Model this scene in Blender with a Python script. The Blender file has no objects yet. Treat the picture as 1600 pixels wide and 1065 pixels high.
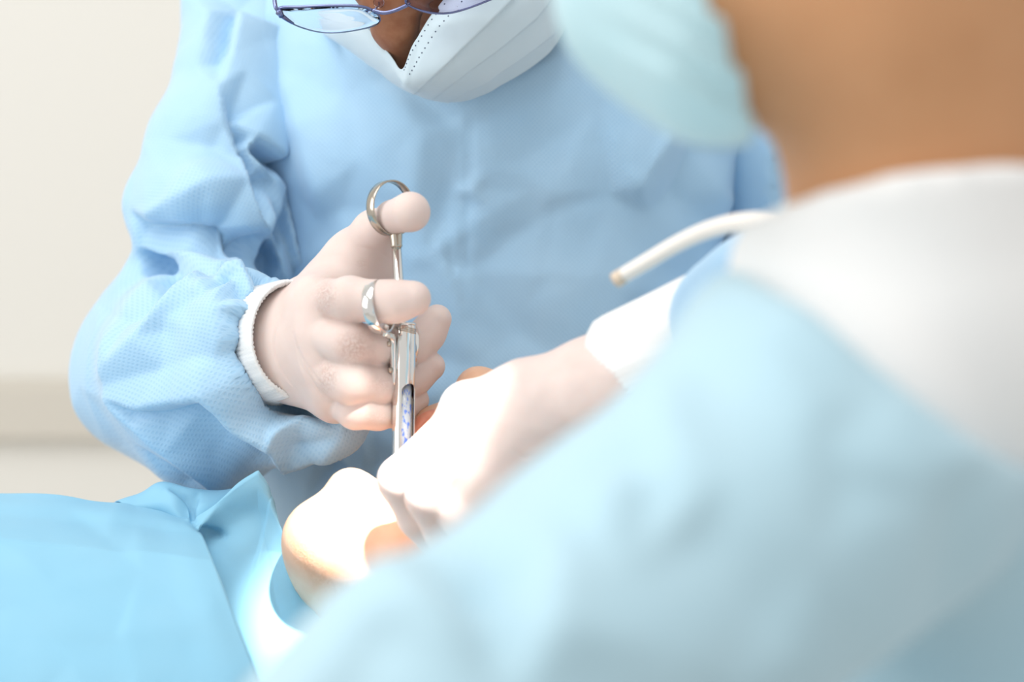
import bpy, math, random
import numpy as np
from mathutils import Vector, Matrix, noise, geometry

# ------------------------------------------------------------------ camera, world, lights, exposure
sc = bpy.context.scene
PITCH = math.radians(12.0)
CAM = np.array([0.0, 0.0, 1.30])
RX = np.array([1.0, 0.0, 0.0])
FW = np.array([0.0, math.cos(PITCH), -math.sin(PITCH)])
UP = np.array([0.0, math.sin(PITCH), math.cos(PITCH)])
FPX = 60.0 / 36.0 * 1600.0                      # focal length in pixels of the 1600x1065 frame

cam_d = bpy.data.cameras.new('camera')
cam_d.lens = 60.0
cam_d.sensor_width = 36.0
cam_d.clip_start = 0.02
cam_d.dof.use_dof = True
cam_d.dof.focus_distance = 0.970
cam_d.dof.aperture_fstop = 3.4
cam = bpy.data.objects.new('camera', cam_d)
sc.collection.objects.link(cam)
cam.location = CAM
cam.rotation_euler = (math.radians(90) - PITCH, 0, 0)
sc.camera = cam

w = bpy.data.worlds.new('room_light')
sc.world = w
w.use_nodes = True
bg = w.node_tree.nodes['Background']
bg.inputs[0].default_value = (1.0, 0.985, 0.96, 1)
bg.inputs[1].default_value = 0.74


def area(name, loc, target, size, power, col=(1, 1, 1), sy=None):
    l = bpy.data.lights.new(name, 'AREA')
    l.shape = 'RECTANGLE'
    l.size = size
    l.size_y = sy or size
    l.energy = power
    l.color = col
    o = bpy.data.objects.new(name, l)
    sc.collection.objects.link(o)
    o.location = loc
    o.rotation_euler = (Vector(target) - Vector(loc)).to_track_quat('-Z', 'Y').to_euler()
    return o


area('ceiling_panel_light', (-0.5, 0.5, 2.65), (0.0, 0.9, 1.1), 1.2, 17, (1, 0.99, 0.97))
area('window_daylight', (-2.3, 0.1, 1.9), (0, 1.0, 1.1), 1.6, 21, (1.0, 0.98, 0.95))

spot = bpy.data.lights.new('dental_lamp_light', 'SPOT')
spot.energy = 120
spot.spot_size = math.radians(9.0)
spot.spot_blend = 0.4
spot.shadow_soft_size = 0.02
spot.color = (1, 0.95, 0.88)
so = bpy.data.objects.new('dental_lamp_light', spot)
sc.collection.objects.link(so)

vs = sc.view_settings
vs.view_transform = 'Standard'
vs.look = 'None'
vs.gamma = 1.0
vs.use_curve_mapping = False
vs.exposure = 0.1
sc.cycles.use_denoising = True
sc.cycles.sample_clamp_indirect = 6.0


# ------------------------------------------------------------------ view-space helpers
# view space = (x right, y up, d forward) in metres; a photo pixel plus a distance gives a point
def V(px, py, d):
    return np.array([(px - 800.0) / FPX * d, (532.5 - py) / FPX * d, d])


def VA(l):
    return np.array([V(*p) for p in l])


def to_world(p):
    p = np.asarray(p, float)
    return CAM + p[..., 0:1] * RX + p[..., 1:2] * UP + p[..., 2:3] * FW


def to_view(q):
    q = np.asarray(q, float) - CAM
    return np.stack([q @ RX, q @ UP, q @ FW], -1)


def WV(x, y, z):
    return to_view(np.array([x, y, z]))


def project(p):
    return np.stack([800 + p[:, 0] / p[:, 2] * FPX, 532.5 - p[:, 1] / p[:, 2] * FPX], -1)


LAMP = np.array([0.055, 0.42, 0.56])
lw = to_world(LAMP)
so.location = lw
so.rotation_euler = (Vector(to_world(V(558, 922, 0.928))) - Vector(lw)).to_track_quat('-Z', 'Y').to_euler()


# ------------------------------------------------------------------ objects
def link(o, parent=None):
    sc.collection.objects.link(o)
    if parent is not None:
        o.parent = parent
        o.matrix_parent_inverse = Matrix.Translation(-Vector(o.parent['_loc']))
    return o


def mesh_obj(name, verts, faces, mat, parent=None, view=True, flip=None, smooth=True, fab=None, attrs=None, origin=None):
    """verts in view space (or world when view=False); object origin at the base of the mesh"""
    v = np.asarray(verts, float)
    if view:
        v = to_world(v)
    if flip is None:
        flip = view
    if parent is None or origin is not None:
        lo, hi = v.min(0), v.max(0)
        org = np.array([(lo[0] + hi[0]) / 2, (lo[1] + hi[1]) / 2, lo[2]]) if origin is None else np.asarray(origin)
    else:
        org = np.array([(v[:, 0].min() + v[:, 0].max()) / 2, (v[:, 1].min() + v[:, 1].max()) / 2, v[:, 2].min()])
    v = v - org
    me = bpy.data.meshes.new(name)
    fl = [tuple(f[::-1]) if flip else tuple(f) for f in (faces.tolist() if isinstance(faces, np.ndarray) else faces)]
    me.from_pydata(v.tolist(), [], fl)
    me.update()
    if smooth:
        me.polygons.foreach_set('use_smooth', np.ones(len(me.polygons), bool))
    if fab is not None:
        a = me.attributes.new('fab', 'FLOAT_VECTOR', 'POINT')
        a.data.foreach_set('vector', np.asarray(fab, np.float32).ravel())
    for k, arr in (attrs or {}).items():
        a = me.attributes.new(k, 'FLOAT', 'POINT')
        a.data.foreach_set('value', np.asarray(arr, np.float32))
    if mat is not None:
        me.materials.append(mat)
    o = bpy.data.objects.new(name, me)
    o.location = org
    link(o, parent)
    o['_loc'] = org.tolist()
    return o


def empty(name, loc_world):
    o = bpy.data.objects.new(name, None)
    o.empty_display_size = 0.05
    o.location = loc_world
    sc.collection.objects.link(o)
    o['_loc'] = [float(a) for a in loc_world]
    return o


def tag(o, label=None, cat=None, group=None, kind=None):
    if label: o['label'] = label
    if cat: o['category'] = cat
    if group: o['group'] = group
    if kind: o['kind'] = kind
    return o


# ------------------------------------------------------------------ signed distance fields -> mesh
class Field:
    def __init__(s, pts, h, pad):
        pts = np.asarray(pts)
        s.lo = pts.min(0) - pad
        s.h = h
        n = np.ceil((pts.max(0) + pad - s.lo) / h).astype(int) + 1
        s.ax = [s.lo[i] + h * np.arange(n[i]) for i in range(3)]
        s.f = np.full(n, 1.0, np.float32)

    def _blk(s, lo, hi):
        sl = []
        for i in range(3):
            a = int(max(0, math.floor((lo[i] - s.lo[i]) / s.h)))
            b = int(min(len(s.ax[i]), math.ceil((hi[i] - s.lo[i]) / s.h) + 1))
            if b <= a: return None, None
            sl.append(slice(a, b))
        g = np.stack(np.meshgrid(*[s.ax[i][sl[i]] for i in range(3)], indexing='ij'), -1).astype(np.float32)
        return tuple(sl), g

    def _mix(s, sl, d, k, mode):
        f = s.f[sl]
        if mode == 'add':
            h = np.maximum(k - np.abs(f - d), 0) / k if k > 0 else 0
            s.f[sl] = np.minimum(f, d) - h * h * k / 4
        else:
            d = -d
            h = np.maximum(k - np.abs(f - d), 0) / k if k > 0 else 0
            s.f[sl] = np.maximum(f, d) + h * h * k / 4

    def cone(s, a, b, ra, rb, k=0.004, mode='add', sq=None):
        a, b = np.asarray(a, np.float32), np.asarray(b, np.float32)
        m = max(k, 4 * s.h) + max(ra, rb) * (1 if sq is None else max(sq))
        sl, g = s._blk(np.minimum(a, b) - m, np.maximum(a, b) + m)
        if sl is None: return s
        ab = b - a
        q = g - a
        t = np.clip((q @ ab) / max(float(ab @ ab), 1e-12), 0, 1)
        q = q - t[..., None] * ab
        if sq is not None:
            q = q / np.asarray(sq, np.float32)
        s._mix(sl, np.sqrt((q * q).sum(-1)) - (ra + (rb - ra) * t), k, mode)
        return s

    def chain(s, pts, k=0.004, kj=None, **kw):
        """pts: list of (point, radius)"""
        for (a, ra), (b, rb) in zip(pts[:-1], pts[1:]):
            s.cone(a, b, ra, rb, k, **kw)
        return s

    def ball(s, c, r, k=0.004, mode='add', rot=None):
        c = np.asarray(c, np.float32)
        r = np.asarray(r if np.ndim(r) else (r, r, r), np.float32)
        m = max(k, 4 * s.h) + r.max()
        sl, g = s._blk(c - m, c + m)
        if sl is None: return s
        q = g - c
        if rot is not None:
            q = q @ np.asarray(rot, np.float32).T
        k0 = np.sqrt(((q / r) ** 2).sum(-1)) + 1e-9
        k1 = np.sqrt(((q / (r * r)) ** 2).sum(-1)) + 1e-9
        s._mix(sl, k0 * (k0 - 1) / k1, k, mode)
        return s

    def half(s, p, n, k=0.0):
        """keep the side the normal n points away from"""
        g = np.stack(np.meshgrid(*s.ax, indexing='ij'), -1).astype(np.float32)
        n = np.asarray(n, np.float32); n = n / np.linalg.norm(n)
        d = (g - np.asarray(p, np.float32)) @ n
        s._mix((slice(None),) * 3, -d, k, 'sub')
        return s

    def mesh(s):
        f = s.f
        f[0] = f[-1] = 1; f[:, 0] = f[:, -1] = 1; f[:, :, 0] = f[:, :, -1] = 1
        neg = f < 0
        nx, ny, nz = [n - 1 for n in f.shape]
        cnt = np.zeros((nx, ny, nz), np.int8)
        offs = [(i, j, k) for i in (0, 1) for j in (0, 1) for k in (0, 1)]
        for i, j, k in offs:
            cnt += neg[i:i + nx, j:j + ny, k:k + nz]
        act = (cnt > 0) & (cnt < 8)
        ci = np.argwhere(act)
        idx = np.full(act.shape, -1, np.int64)
        idx[act] = np.arange(len(ci))
        vals = np.stack([f[ci[:, 0] + i, ci[:, 1] + j, ci[:, 2] + k] for i, j, k in offs], -1)
        o = np.array(offs, float)
        acc = np.zeros((len(ci), 3)); num = np.zeros(len(ci))
        for a in range(8):
            for b in range(a + 1, 8):
                if abs(o[a] - o[b]).sum() != 1: continue
                va, vb = vals[:, a], vals[:, b]
                m = (va < 0) != (vb < 0)
                t = np.where(m, va / np.where(m, va - vb, 1), 0)
                acc += np.where(m[:, None], o[a] + t[:, None] * (o[b] - o[a]), 0)
                num += m
        verts = s.lo + s.h * (ci + acc / num[:, None])
        quads = []
        for ax in range(3):
            d = [0, 0, 0]; d[ax] = 1
            n = list(f.shape); n[ax] -= 1
            A = neg[:n[0], :n[1], :n[2]]
            B = neg[d[0]:, d[1]:, d[2]:]
            e = np.argwhere(A != B)
            u, v = (ax + 1) % 3, (ax + 2) % 3
            e = e[(e[:, u] > 0) & (e[:, v] > 0) & (e[:, u] < f.shape[u] - 1) & (e[:, v] < f.shape[v] - 1)]
            sg = A[e[:, 0], e[:, 1], e[:, 2]]
            def cell(du, dv):
                c = e.copy(); c[:, u] -= du; c[:, v] -= dv
                return idx[c[:, 0], c[:, 1], c[:, 2]]
            q = np.stack([cell(1, 1), cell(0, 1), cell(0, 0), cell(1, 0)], -1)
            q[~sg] = q[~sg][:, ::-1]
            quads.append(q)
        return verts, np.concatenate(quads)


def normals(v, q):
    n = np.zeros_like(v)
    fn = np.cross(v[q[:, 2]] - v[q[:, 0]], v[q[:, 3]] - v[q[:, 1]])
    for i in range(4):
        np.add.at(n, q[:, i], fn)
    return n / (np.linalg.norm(n, axis=1, keepdims=True) + 1e-12)


def facing(v, n):
    d = -(n * v).sum(1) / np.linalg.norm(v, axis=1)
    return np.clip((d + 0.05) / 0.35, 0, 1)


# ------------------------------------------------------------------ fold relief: a low-poly height map over the cloth
class Relief:
    """Folded-cloth relief. Points (px, py, height in mm) are triangulated into flat facets meeting in creases."""
    def __init__(s, pts, box, soft=2.0, step=2.0, lines=()):
        s.x0, s.y0, x1, y1 = box
        s.st = step
        W, H = int((x1 - s.x0) / step) + 1, int((y1 - s.y0) / step) + 1
        p = [(a, b, c) for a, b, c in pts]
        for a, b in ((s.x0, s.y0), (x1, s.y0), (s.x0, y1), (x1, y1)):
            p.append((a, b, 0.0))
        ed = []
        for l_ in lines:
            k0 = len(p); p += list(l_)
            ed += [(k0 + i, k0 + i + 1) for i in range(len(l_) - 1)]
        r = geometry.delaunay_2d_cdt([Vector((a, b)) for a, b, _ in p], ed, [], 0, 0.5)
        co, tris = r[0], r[2]
        hh = [p[o[0]][2] if o else 0.0 for o in r[3]]
        M = np.zeros((H, W), np.float32)
        gx = s.x0 + step * np.arange(W); gy = s.y0 + step * np.arange(H)
        for t in tris:
            A, B, C = [np.array(co[i]) for i in t]
            i0, i1 = np.searchsorted(gx, [min(A[0], B[0], C[0]), max(A[0], B[0], C[0])])
            j0, j1 = np.searchsorted(gy, [min(A[1], B[1], C[1]), max(A[1], B[1], C[1])])
            i1 += 1; j1 += 1
            X, Y = np.meshgrid(gx[i0:i1], gy[j0:j1])
            den = (B[1] - C[1]) * (A[0] - C[0]) + (C[0] - B[0]) * (A[1] - C[1])
            if abs(den) < 1e-9 or X.size == 0: continue
            a = ((B[1] - C[1]) * (X - C[0]) + (C[0] - B[0]) * (Y - C[1])) / den
            b = ((C[1] - A[1]) * (X - C[0]) + (A[0] - C[0]) * (Y - C[1])) / den
            c = 1 - a - b
            m = (a >= -1e-6) & (b >= -1e-6) & (c >= -1e-6)
            z = a * hh[t[0]] + b * hh[t[1]] + c * hh[t[2]]
            M[j0:j1, i0:i1][m] = z[m]
        n = int(soft / step * 3)
        if n > 0:
            kx = np.exp(-0.5 * (np.arange(-n, n + 1) * step / soft) ** 2); kx /= kx.sum()
            M = np.apply_along_axis(lambda r_: np.convolve(np.pad(r_, n, 'edge'), kx, 'valid'), 1, M)
            M = np.apply_along_axis(lambda r_: np.convolve(np.pad(r_, n, 'edge'), kx, 'valid'), 0, M)
        s.M = M

    def __call__(s, uv):
        H, W = s.M.shape
        x = np.clip((uv[:, 0] - s.x0) / s.st, 0, W - 1.001); y = np.clip((uv[:, 1] - s.y0) / s.st, 0, H - 1.001)
        i, j = x.astype(int), y.astype(int)
        a, b = x - i, y - j
        M = s.M
        return (M[j, i] * (1 - a) * (1 - b) + M[j, i + 1] * a * (1 - b) + M[j + 1, i] * (1 - a) * b + M[j + 1, i + 1] * a * b) * 0.001


def seg_dist(uv, line):
    """unsigned distance, side sign and arc fraction of uv to a pixel polyline"""
    best = np.full(len(uv), 1e9); sg = np.zeros(len(uv)); fr = np.zeros(len(uv))
    L = np.array(line, float)
    ln = np.linalg.norm(np.diff(L, axis=0), axis=1); cum = np.concatenate([[0], np.cumsum(ln)])
    for k in range(len(L) - 1):
        ab = L[k + 1] - L[k]
        q = uv - L[k]
        t = np.clip((q @ ab) / (ab @ ab), 0, 1)
        r = q - t[:, None] * ab
        d = np.hypot(r[:, 0], r[:, 1])
        m = d < best
        best[m] = d[m]
        sg[m] = np.sign(ab[0] * q[:, 1] - ab[1] * q[:, 0])[m]
        fr[m] = ((cum[k] + t * ln[k]) / cum[-1])[m]
    return best, sg, fr


def crease(uv, line, width, depth, taper=True):
    d, _, fr = seg_dist(uv, line)
    a = np.exp(-(d / width) ** 2) * depth * 0.001
    return a * (np.sin(np.pi * np.clip(fr, 0.04, 0.96)) ** 0.5 if taper else 1)


def overlap_fold(uv, line, amp, sharp=3.0, reach=30.0):
    """a tuck: cloth on the right-hand side of the line lies proud, the other side dives under"""
    d, s_, fr = seg_dist(uv, line)
    x = d * s_
    return np.tanh(x / sharp) * np.exp(-d / reach) * amp * 0.001 * np.sin(np.pi * np.clip(fr, 0.03, 0.97)) ** 0.5


# ------------------------------------------------------------------ smooth patches and tubes
def catmull(P, n):
    """resample rows of P (m, ..., 3) along axis 0 into n points"""
    m = len(P)
    t = np.linspace(0, m - 1, n)
    i = np.minimum(t.astype(int), m - 2)
    f = (t - i).reshape((-1,) + (1,) * (P.ndim - 1))
    p0 = np.where((i == 0).reshape(f.shape), 2 * P[i] - P[i + 1], P[np.maximum(i - 1, 0)])
    p3 = np.where((i + 2 >= m).reshape(f.shape), 2 * P[i + 1] - P[i], P[np.minimum(i + 2, m - 1)])
    p1, p2 = P[i], P[i + 1]
    return 0.5 * (2 * p1 + (p2 - p0) * f + (2 * p0 - 5 * p1 + 4 * p2 - p3) * f ** 2 + (3 * p1 - p0 - 3 * p2 + p3) * f ** 3)


def patch(ctrl, nu, nv):
    """ctrl (rows, cols, 3) -> dense grid (nu, nv, 3)"""
    g = catmull(np.asarray(ctrl, float), nu)
    return catmull(g.transpose(1, 0, 2), nv).transpose(1, 0, 2)


def grid_faces(nu, nv, off=0, wrap=False):
    f = []
    for i in range(nu - 1):
        for j in range(nv if wrap else nv - 1):
            k = (j + 1) % nv
            f.append((off + i * nv + j, off + i * nv + k, off + (i + 1) * nv + k, off + (i + 1) * nv + j))
    return f


def frame(t):
    t = t / np.linalg.norm(t)
    a = np.array([0, 0, 1.0]) if abs(t[2]) < 0.85 else np.array([0, 1.0, 0])
    u = np.cross(a, t); u /= np.linalg.norm(u)
    return u, np.cross(t, u), t


def tube(pts, rad, n=16, cap=True, closed=False):
    """round tube along view-space points; rad scalar or per point"""
    P = np.asarray(pts, float)
    m = len(P)
    R = np.full(m, rad) if np.ndim(rad) == 0 else np.asarray(rad)
    T = np.roll(P, -1, 0) - np.roll(P, 1, 0) if closed else np.gradient(P, axis=0)
    u, v, _ = frame(T[0])
    vs_, fs = [], []
    ang = np.linspace(0, 2 * np.pi, n, endpoint=False)
    for i in range(m):
        t = T[i] / np.linalg.norm(T[i])
        u = u - t * (u @ t); u /= np.linalg.norm(u)
        v = np.cross(t, u)
        vs_.append(P[i] + R[i] * (np.cos(ang)[:, None] * u + np.sin(ang)[:, None] * v))
    vs_ = np.concatenate(vs_)
    fs = grid_faces(m, n, 0, True)
    if closed:
        fs += [((m - 1) * n + j, (m - 1) * n + (j + 1) % n, (j + 1) % n, j) for j in range(n)]
    elif cap:
        fs += [tuple(range(n))[::-1], tuple((m - 1) * n + j for j in range(n))]
    return vs_, fs


def lathe(a, axis, prof, n=40, u=None):
    """profile [(t, r)] spun around axis from point a (view space)"""
    ex, ey, ez = frame(np.asarray(axis, float))
    ang = np.linspace(0, 2 * np.pi, n, endpoint=False)
    vs_ = []
    for t, r in prof:
        vs_.append(np.asarray(a) + ez * t + r * (np.cos(ang)[:, None] * ex + np.sin(ang)[:, None] * ey))
    return np.concatenate(vs_), grid_faces(len(prof), n, 0, True)


def join(parts):
    vs_, fs, o = [], [], 0
    for v, f in parts:
        vs_.append(np.asarray(v)); fs += [tuple(int(i) + o for i in q) for q in f]
        o += len(v)
    return np.concatenate(vs_), fs


def ring_band(c, axis, R, width, thick, n=64):
    """flat metal band ring with rounded edges"""
    h = width / 2; e = thick * 0.35
    prof = [(-h, R - e), (-h + e, R), (h - e, R), (h, R - e), (h, R - thick + e), (h - e, R - thick), (-h + e, R - thick), (-h, R - thick + e), (-h, R - e)]
    v, f = lathe(c, axis, prof, n)
    return v, f


# ------------------------------------------------------------------ materials
def nt(name):
    m = bpy.data.materials.new(name)
    m.use_nodes = True
    b = m.node_tree.nodes['Principled BSDF']
    return m, m.node_tree, b


def N(t, typ, **kw):
    n = t.nodes.new(typ)
    for k, v_ in kw.items():
        if k[0] == 'i' and k[1:].isdigit():
            n.inputs[int(k[1:])].default_value = v_
        else:
            setattr(n, k, v_)
    return n


def simple(name, col, rough=0.5, metal=0.0, **kw):
    m, t, b = nt(name)
    b.inputs['Base Color'].default_value = (*col, 1)
    b.inputs['Roughness'].default_value = rough
    b.inputs['Metallic'].default_value = metal
    for k, v_ in kw.items():
        b.inputs[k.replace('_', ' ')].default_value = v_
    # faint surface irregularity
    nz = N(t, 'ShaderNodeTexNoise'); nz.inputs['Scale'].default_value = 60
    tc = N(t, 'ShaderNodeTexCoord')
    t.links.new(tc.outputs['Object'], nz.inputs['Vector'])
    mr = N(t, 'ShaderNodeMapRange')
    mr.inputs[3].default_value = max(0.02, rough - 0.04); mr.inputs[4].default_value = min(1, rough + 0.04)
    t.links.new(nz.outputs[0], mr.inputs[0]); t.links.new(mr.outputs[0], b.inputs['Roughness'])
    return m


def cloth(name, col, col2, dots=True, spacing=0.0020, rough=0.62, sheen=0.35, dot_amt=0.32, weave=False, trans=0.0):
    """spun-bonded cloth with an embossed dot lattice, or a fine rib weave"""
    m, t, b = nt(name)
    L = t.links.new
    at = N(t, 'ShaderNodeAttribute', attribute_name='fab')
    nz = N(t, 'ShaderNodeTexNoise'); nz.inputs['Scale'].default_value = 18; nz.inputs['Detail'].default_value = 4
    L(at.outputs['Vector'], nz.inputs['Vector'])
    mix = N(t, 'ShaderNodeMix', data_type='RGBA')
    mix.inputs[6].default_value = (*col, 1); mix.inputs[7].default_value = (*col2, 1)
    L(nz.outputs[0], mix.inputs[0])
    last = mix.outputs[2]
    fine = N(t, 'ShaderNodeTexNoise'); fine.inputs['Scale'].default_value = 900; fine.inputs['Detail'].default_value = 2
    L(at.outputs['Vector'], fine.inputs['Vector'])
    hgt = fine.outputs[0]
    if dots:
        mp = N(t, 'ShaderNodeMapping'); mp.inputs['Rotation'].default_value = (0, 0, math.radians(45))
        L(at.outputs['Vector'], mp.inputs['Vector'])
        vo = N(t, 'ShaderNodeTexVoronoi', voronoi_dimensions='2D'); vo.inputs['Randomness'].default_value = 0.06
        vo.inputs['Scale'].default_value = 1 / spacing
        L(mp.outputs[0], vo.inputs['Vector'])
        mr = N(t, 'ShaderNodeMapRange', interpolation_type='SMOOTHSTEP')
        mr.inputs[1].default_value = 0.2; mr.inputs[2].default_value = 0.36; mr.inputs[3].default_value = 1; mr.inputs[4].default_value = 0
        L(vo.outputs['Distance'], mr.inputs[0])
        dk = N(t, 'ShaderNodeMix', data_type='RGBA', blend_type='MULTIPLY')
        mm = N(t, 'ShaderNodeMath', operation='MULTIPLY'); mm.inputs[1].default_value = dot_amt
        L(mr.outputs[0], mm.inputs[0]); L(mm.outputs[0], dk.inputs[0])
        L(last, dk.inputs[6]); dk.inputs[7].default_value = (0.62, 0.78, 0.88, 1)
        last = dk.outputs[2]
        ad = N(t, 'ShaderNodeMath', operation='MULTIPLY_ADD'); ad.inputs[1].default_value = -0.8
        L(mr.outputs[0], ad.inputs[0]); L(fine.outputs[0], ad.inputs[2])
        hgt = ad.outputs[0]
    if weave:
        wv = N(t, 'ShaderNodeTexWave'); wv.inputs['Scale'].default_value = 1 / spacing; wv.inputs['Distortion'].default_value = 0.4
        L(at.outputs['Vector'], wv.inputs['Vector'])
        hgt = wv.outputs[0]
    bp = N(t, 'ShaderNodeBump'); bp.inputs['Strength'].default_value = 0.35; bp.inputs['Distance'].default_value = 0.0004
    L(hgt, bp.inputs['Height']); L(bp.outputs[0], b.inputs['Normal'])
    L(last, b.inputs['Base Color'])
    b.inputs['Roughness'].default_value = rough
    b.inputs['Specular IOR Level'].default_value = 0.3
    b.inputs['Sheen Weight'].default_value = sheen
    b.inputs['Sheen Roughness'].default_value = 0.5
    if trans > 0:
        tr = N(t, 'ShaderNodeBsdfTranslucent'); L(last, tr.inputs[0])
        ms = N(t, 'ShaderNodeMixShader'); ms.inputs[0].default_value = trans
        L(b.outputs[0], ms.inputs[1]); L(tr.outputs[0], ms.inputs[2])
        L(ms.outputs[0], t.nodes['Material Output'].inputs[0])
    return m


def skin(name, col, col2, scale=60, sss=0.12, radius=(0.006, 0.0025, 0.0015), rough=0.5, wr=False, wcol=(0.45, 0.3, 0.25)):
    m, t, b = nt(name)
    L = t.links.new
    tc = N(t, 'ShaderNodeTexCoord')
    nz = N(t, 'ShaderNodeTexNoise'); nz.inputs['Scale'].default_value = scale; nz.inputs['Detail'].default_value = 5
    L(tc.outputs['Object'], nz.inputs['Vector'])
    cr = N(t, 'ShaderNodeMix', data_type='RGBA')
    cr.inputs[6].default_value = (*col, 1); cr.inputs[7].default_value = (*col2, 1)
    mr = N(t, 'ShaderNodeMapRange'); mr.inputs[1].default_value = 0.35; mr.inputs[2].default_value = 0.65
    L(nz.outputs[0], mr.inputs[0]); L(mr.outputs[0], cr.inputs[0])
    last = cr.outputs[2]
    n2 = N(t, 'ShaderNodeTexNoise'); n2.inputs['Scale'].default_value = 700; n2.inputs['Detail'].default_value = 3
    L(tc.outputs['Object'], n2.inputs['Vector'])
    hgt = n2.outputs[0]
    bp = N(t, 'ShaderNodeBump'); bp.inputs['Strength'].default_value = 0.15; bp.inputs['Distance'].default_value = 0.0004
    L(hgt, bp.inputs['Height'])
    nrm = bp.outputs[0]
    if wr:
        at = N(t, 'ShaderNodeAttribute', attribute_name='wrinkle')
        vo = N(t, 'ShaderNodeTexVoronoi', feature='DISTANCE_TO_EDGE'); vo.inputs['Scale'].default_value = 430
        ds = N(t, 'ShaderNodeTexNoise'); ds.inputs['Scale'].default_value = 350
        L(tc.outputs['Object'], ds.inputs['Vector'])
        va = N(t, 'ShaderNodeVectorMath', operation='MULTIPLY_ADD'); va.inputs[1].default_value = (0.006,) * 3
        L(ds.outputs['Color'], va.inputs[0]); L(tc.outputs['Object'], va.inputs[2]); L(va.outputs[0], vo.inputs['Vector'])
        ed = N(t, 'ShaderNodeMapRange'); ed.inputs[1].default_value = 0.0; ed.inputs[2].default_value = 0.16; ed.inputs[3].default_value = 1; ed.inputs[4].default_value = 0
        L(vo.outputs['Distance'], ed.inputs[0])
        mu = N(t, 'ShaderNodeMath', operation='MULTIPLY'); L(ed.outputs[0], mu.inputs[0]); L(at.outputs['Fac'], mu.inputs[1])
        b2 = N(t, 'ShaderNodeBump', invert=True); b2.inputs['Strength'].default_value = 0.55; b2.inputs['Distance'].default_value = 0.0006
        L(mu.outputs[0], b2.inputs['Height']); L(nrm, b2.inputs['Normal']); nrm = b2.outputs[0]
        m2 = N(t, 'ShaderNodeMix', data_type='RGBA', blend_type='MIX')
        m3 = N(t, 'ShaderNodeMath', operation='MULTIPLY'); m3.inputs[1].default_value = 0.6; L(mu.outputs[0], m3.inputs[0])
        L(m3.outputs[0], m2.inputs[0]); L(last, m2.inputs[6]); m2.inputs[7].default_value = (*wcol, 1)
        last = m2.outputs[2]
    L(nrm, b.inputs['Normal'])
    L(last, b.inputs['Base Color'])
    b.inputs['Roughness'].default_value = rough
    b.inputs['Specular IOR Level'].default_value = 0.3
    b.inputs['Subsurface Weight'].default_value = sss
    b.inputs['Subsurface Radius'].default_value = (1.0, 0.42, 0.28)
    b.inputs['Subsurface Scale'].default_value = radius[0]
    return m


M = {}
M['gown'] = cloth('gown_cloth', (0.36, 0.605, 0.84), (0.45, 0.665, 0.85), sheen=0.4, rough=0.5)
M['gown_near'] = cloth('gown_cloth_near', (0.41, 0.615, 0.715), (0.47, 0.65, 0.735))
M['drape'] = cloth('drape_cloth', (0.29, 0.63, 0.84), (0.35, 0.67, 0.86), dots=False, weave=True, spacing=0.0016, rough=0.55, trans=0.15, sheen=0.08)
M['cuff'] = cloth('cuff_knit', (0.86, 0.88, 0.89), (0.90, 0.91, 0.91), dots=False, weave=True, spacing=0.0018, sheen=0.5, rough=0.9)
M['shirt'] = cloth('shirt_cotton', (0.87, 0.88, 0.88), (0.90, 0.90, 0.90), dots=False, weave=True, spacing=0.002, sheen=0.3, rough=0.9)
M['mask'] = cloth('mask_cloth', (0.66, 0.83, 0.93), (0.75, 0.88, 0.95), dots=False, weave=True, spacing=0.0011, rough=0.7, sheen=0.3, trans=0.12)
M['mask_near'] = cloth('mask_cloth_teal', (0.42, 0.70, 0.78), (0.60, 0.80, 0.86), dots=False, weave=True, spacing=0.002, rough=0.7)
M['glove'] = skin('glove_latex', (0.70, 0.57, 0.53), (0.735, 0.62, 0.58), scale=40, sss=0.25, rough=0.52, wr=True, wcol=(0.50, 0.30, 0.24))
M['skin_dark'] = skin('tanned_skin', (0.30, 0.12, 0.06), (0.38, 0.17, 0.09), scale=120, sss=0.1)
M['skin_near'] = skin('warm_skin', (0.58, 0.30, 0.15), (0.62, 0.33, 0.17), scale=30, sss=0.1)
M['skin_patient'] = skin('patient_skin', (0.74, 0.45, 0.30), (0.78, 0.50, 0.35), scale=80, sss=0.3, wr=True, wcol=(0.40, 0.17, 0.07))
M['lip'] = skin('lip_skin', (0.72, 0.27, 0.18), (0.76, 0.33, 0.22), scale=150, sss=0.3, rough=0.3)
M['tooth'] = simple('tooth_enamel', (0.88, 0.83, 0.70), 0.2)
M['steel'] = simple('polished_steel', (0.78, 0.77, 0.75), 0.10, 1.0)
M['steel_warm'] = simple('tarnished_steel', (0.52, 0.47, 0.40), 0.2, 1.0)
M['frame'] = simple('blue_metal_frame', (0.20, 0.23, 0.42), 0.22, 1.0)
M['dark'] = simple('dark_thread', (0.10, 0.14, 0.2), 0.8)
M['wall'] = simple('wall_paint', (0.83, 0.82, 0.775), 0.85)
M['rail'] = simple('rail_paint_shaded', (0.67, 0.635, 0.565), 0.7)  # beige darkened below the wall tone to carry the shade on the rail
M['floor'] = simple('floor_vinyl', (0.62, 0.60, 0.56), 0.5)
M['white_plastic'] = simple('white_plastic', (0.86, 0.82, 0.77), 0.35)
M['tan_plastic'] = simple('tan_plastic', (0.68, 0.56, 0.44), 0.4)
M['trousers'] = simple('white_trousers', (0.75, 0.77, 0.8), 0.9)
M['hair'] = simple('dark_hair', (0.05, 0.032, 0.022), 0.5)


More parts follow.
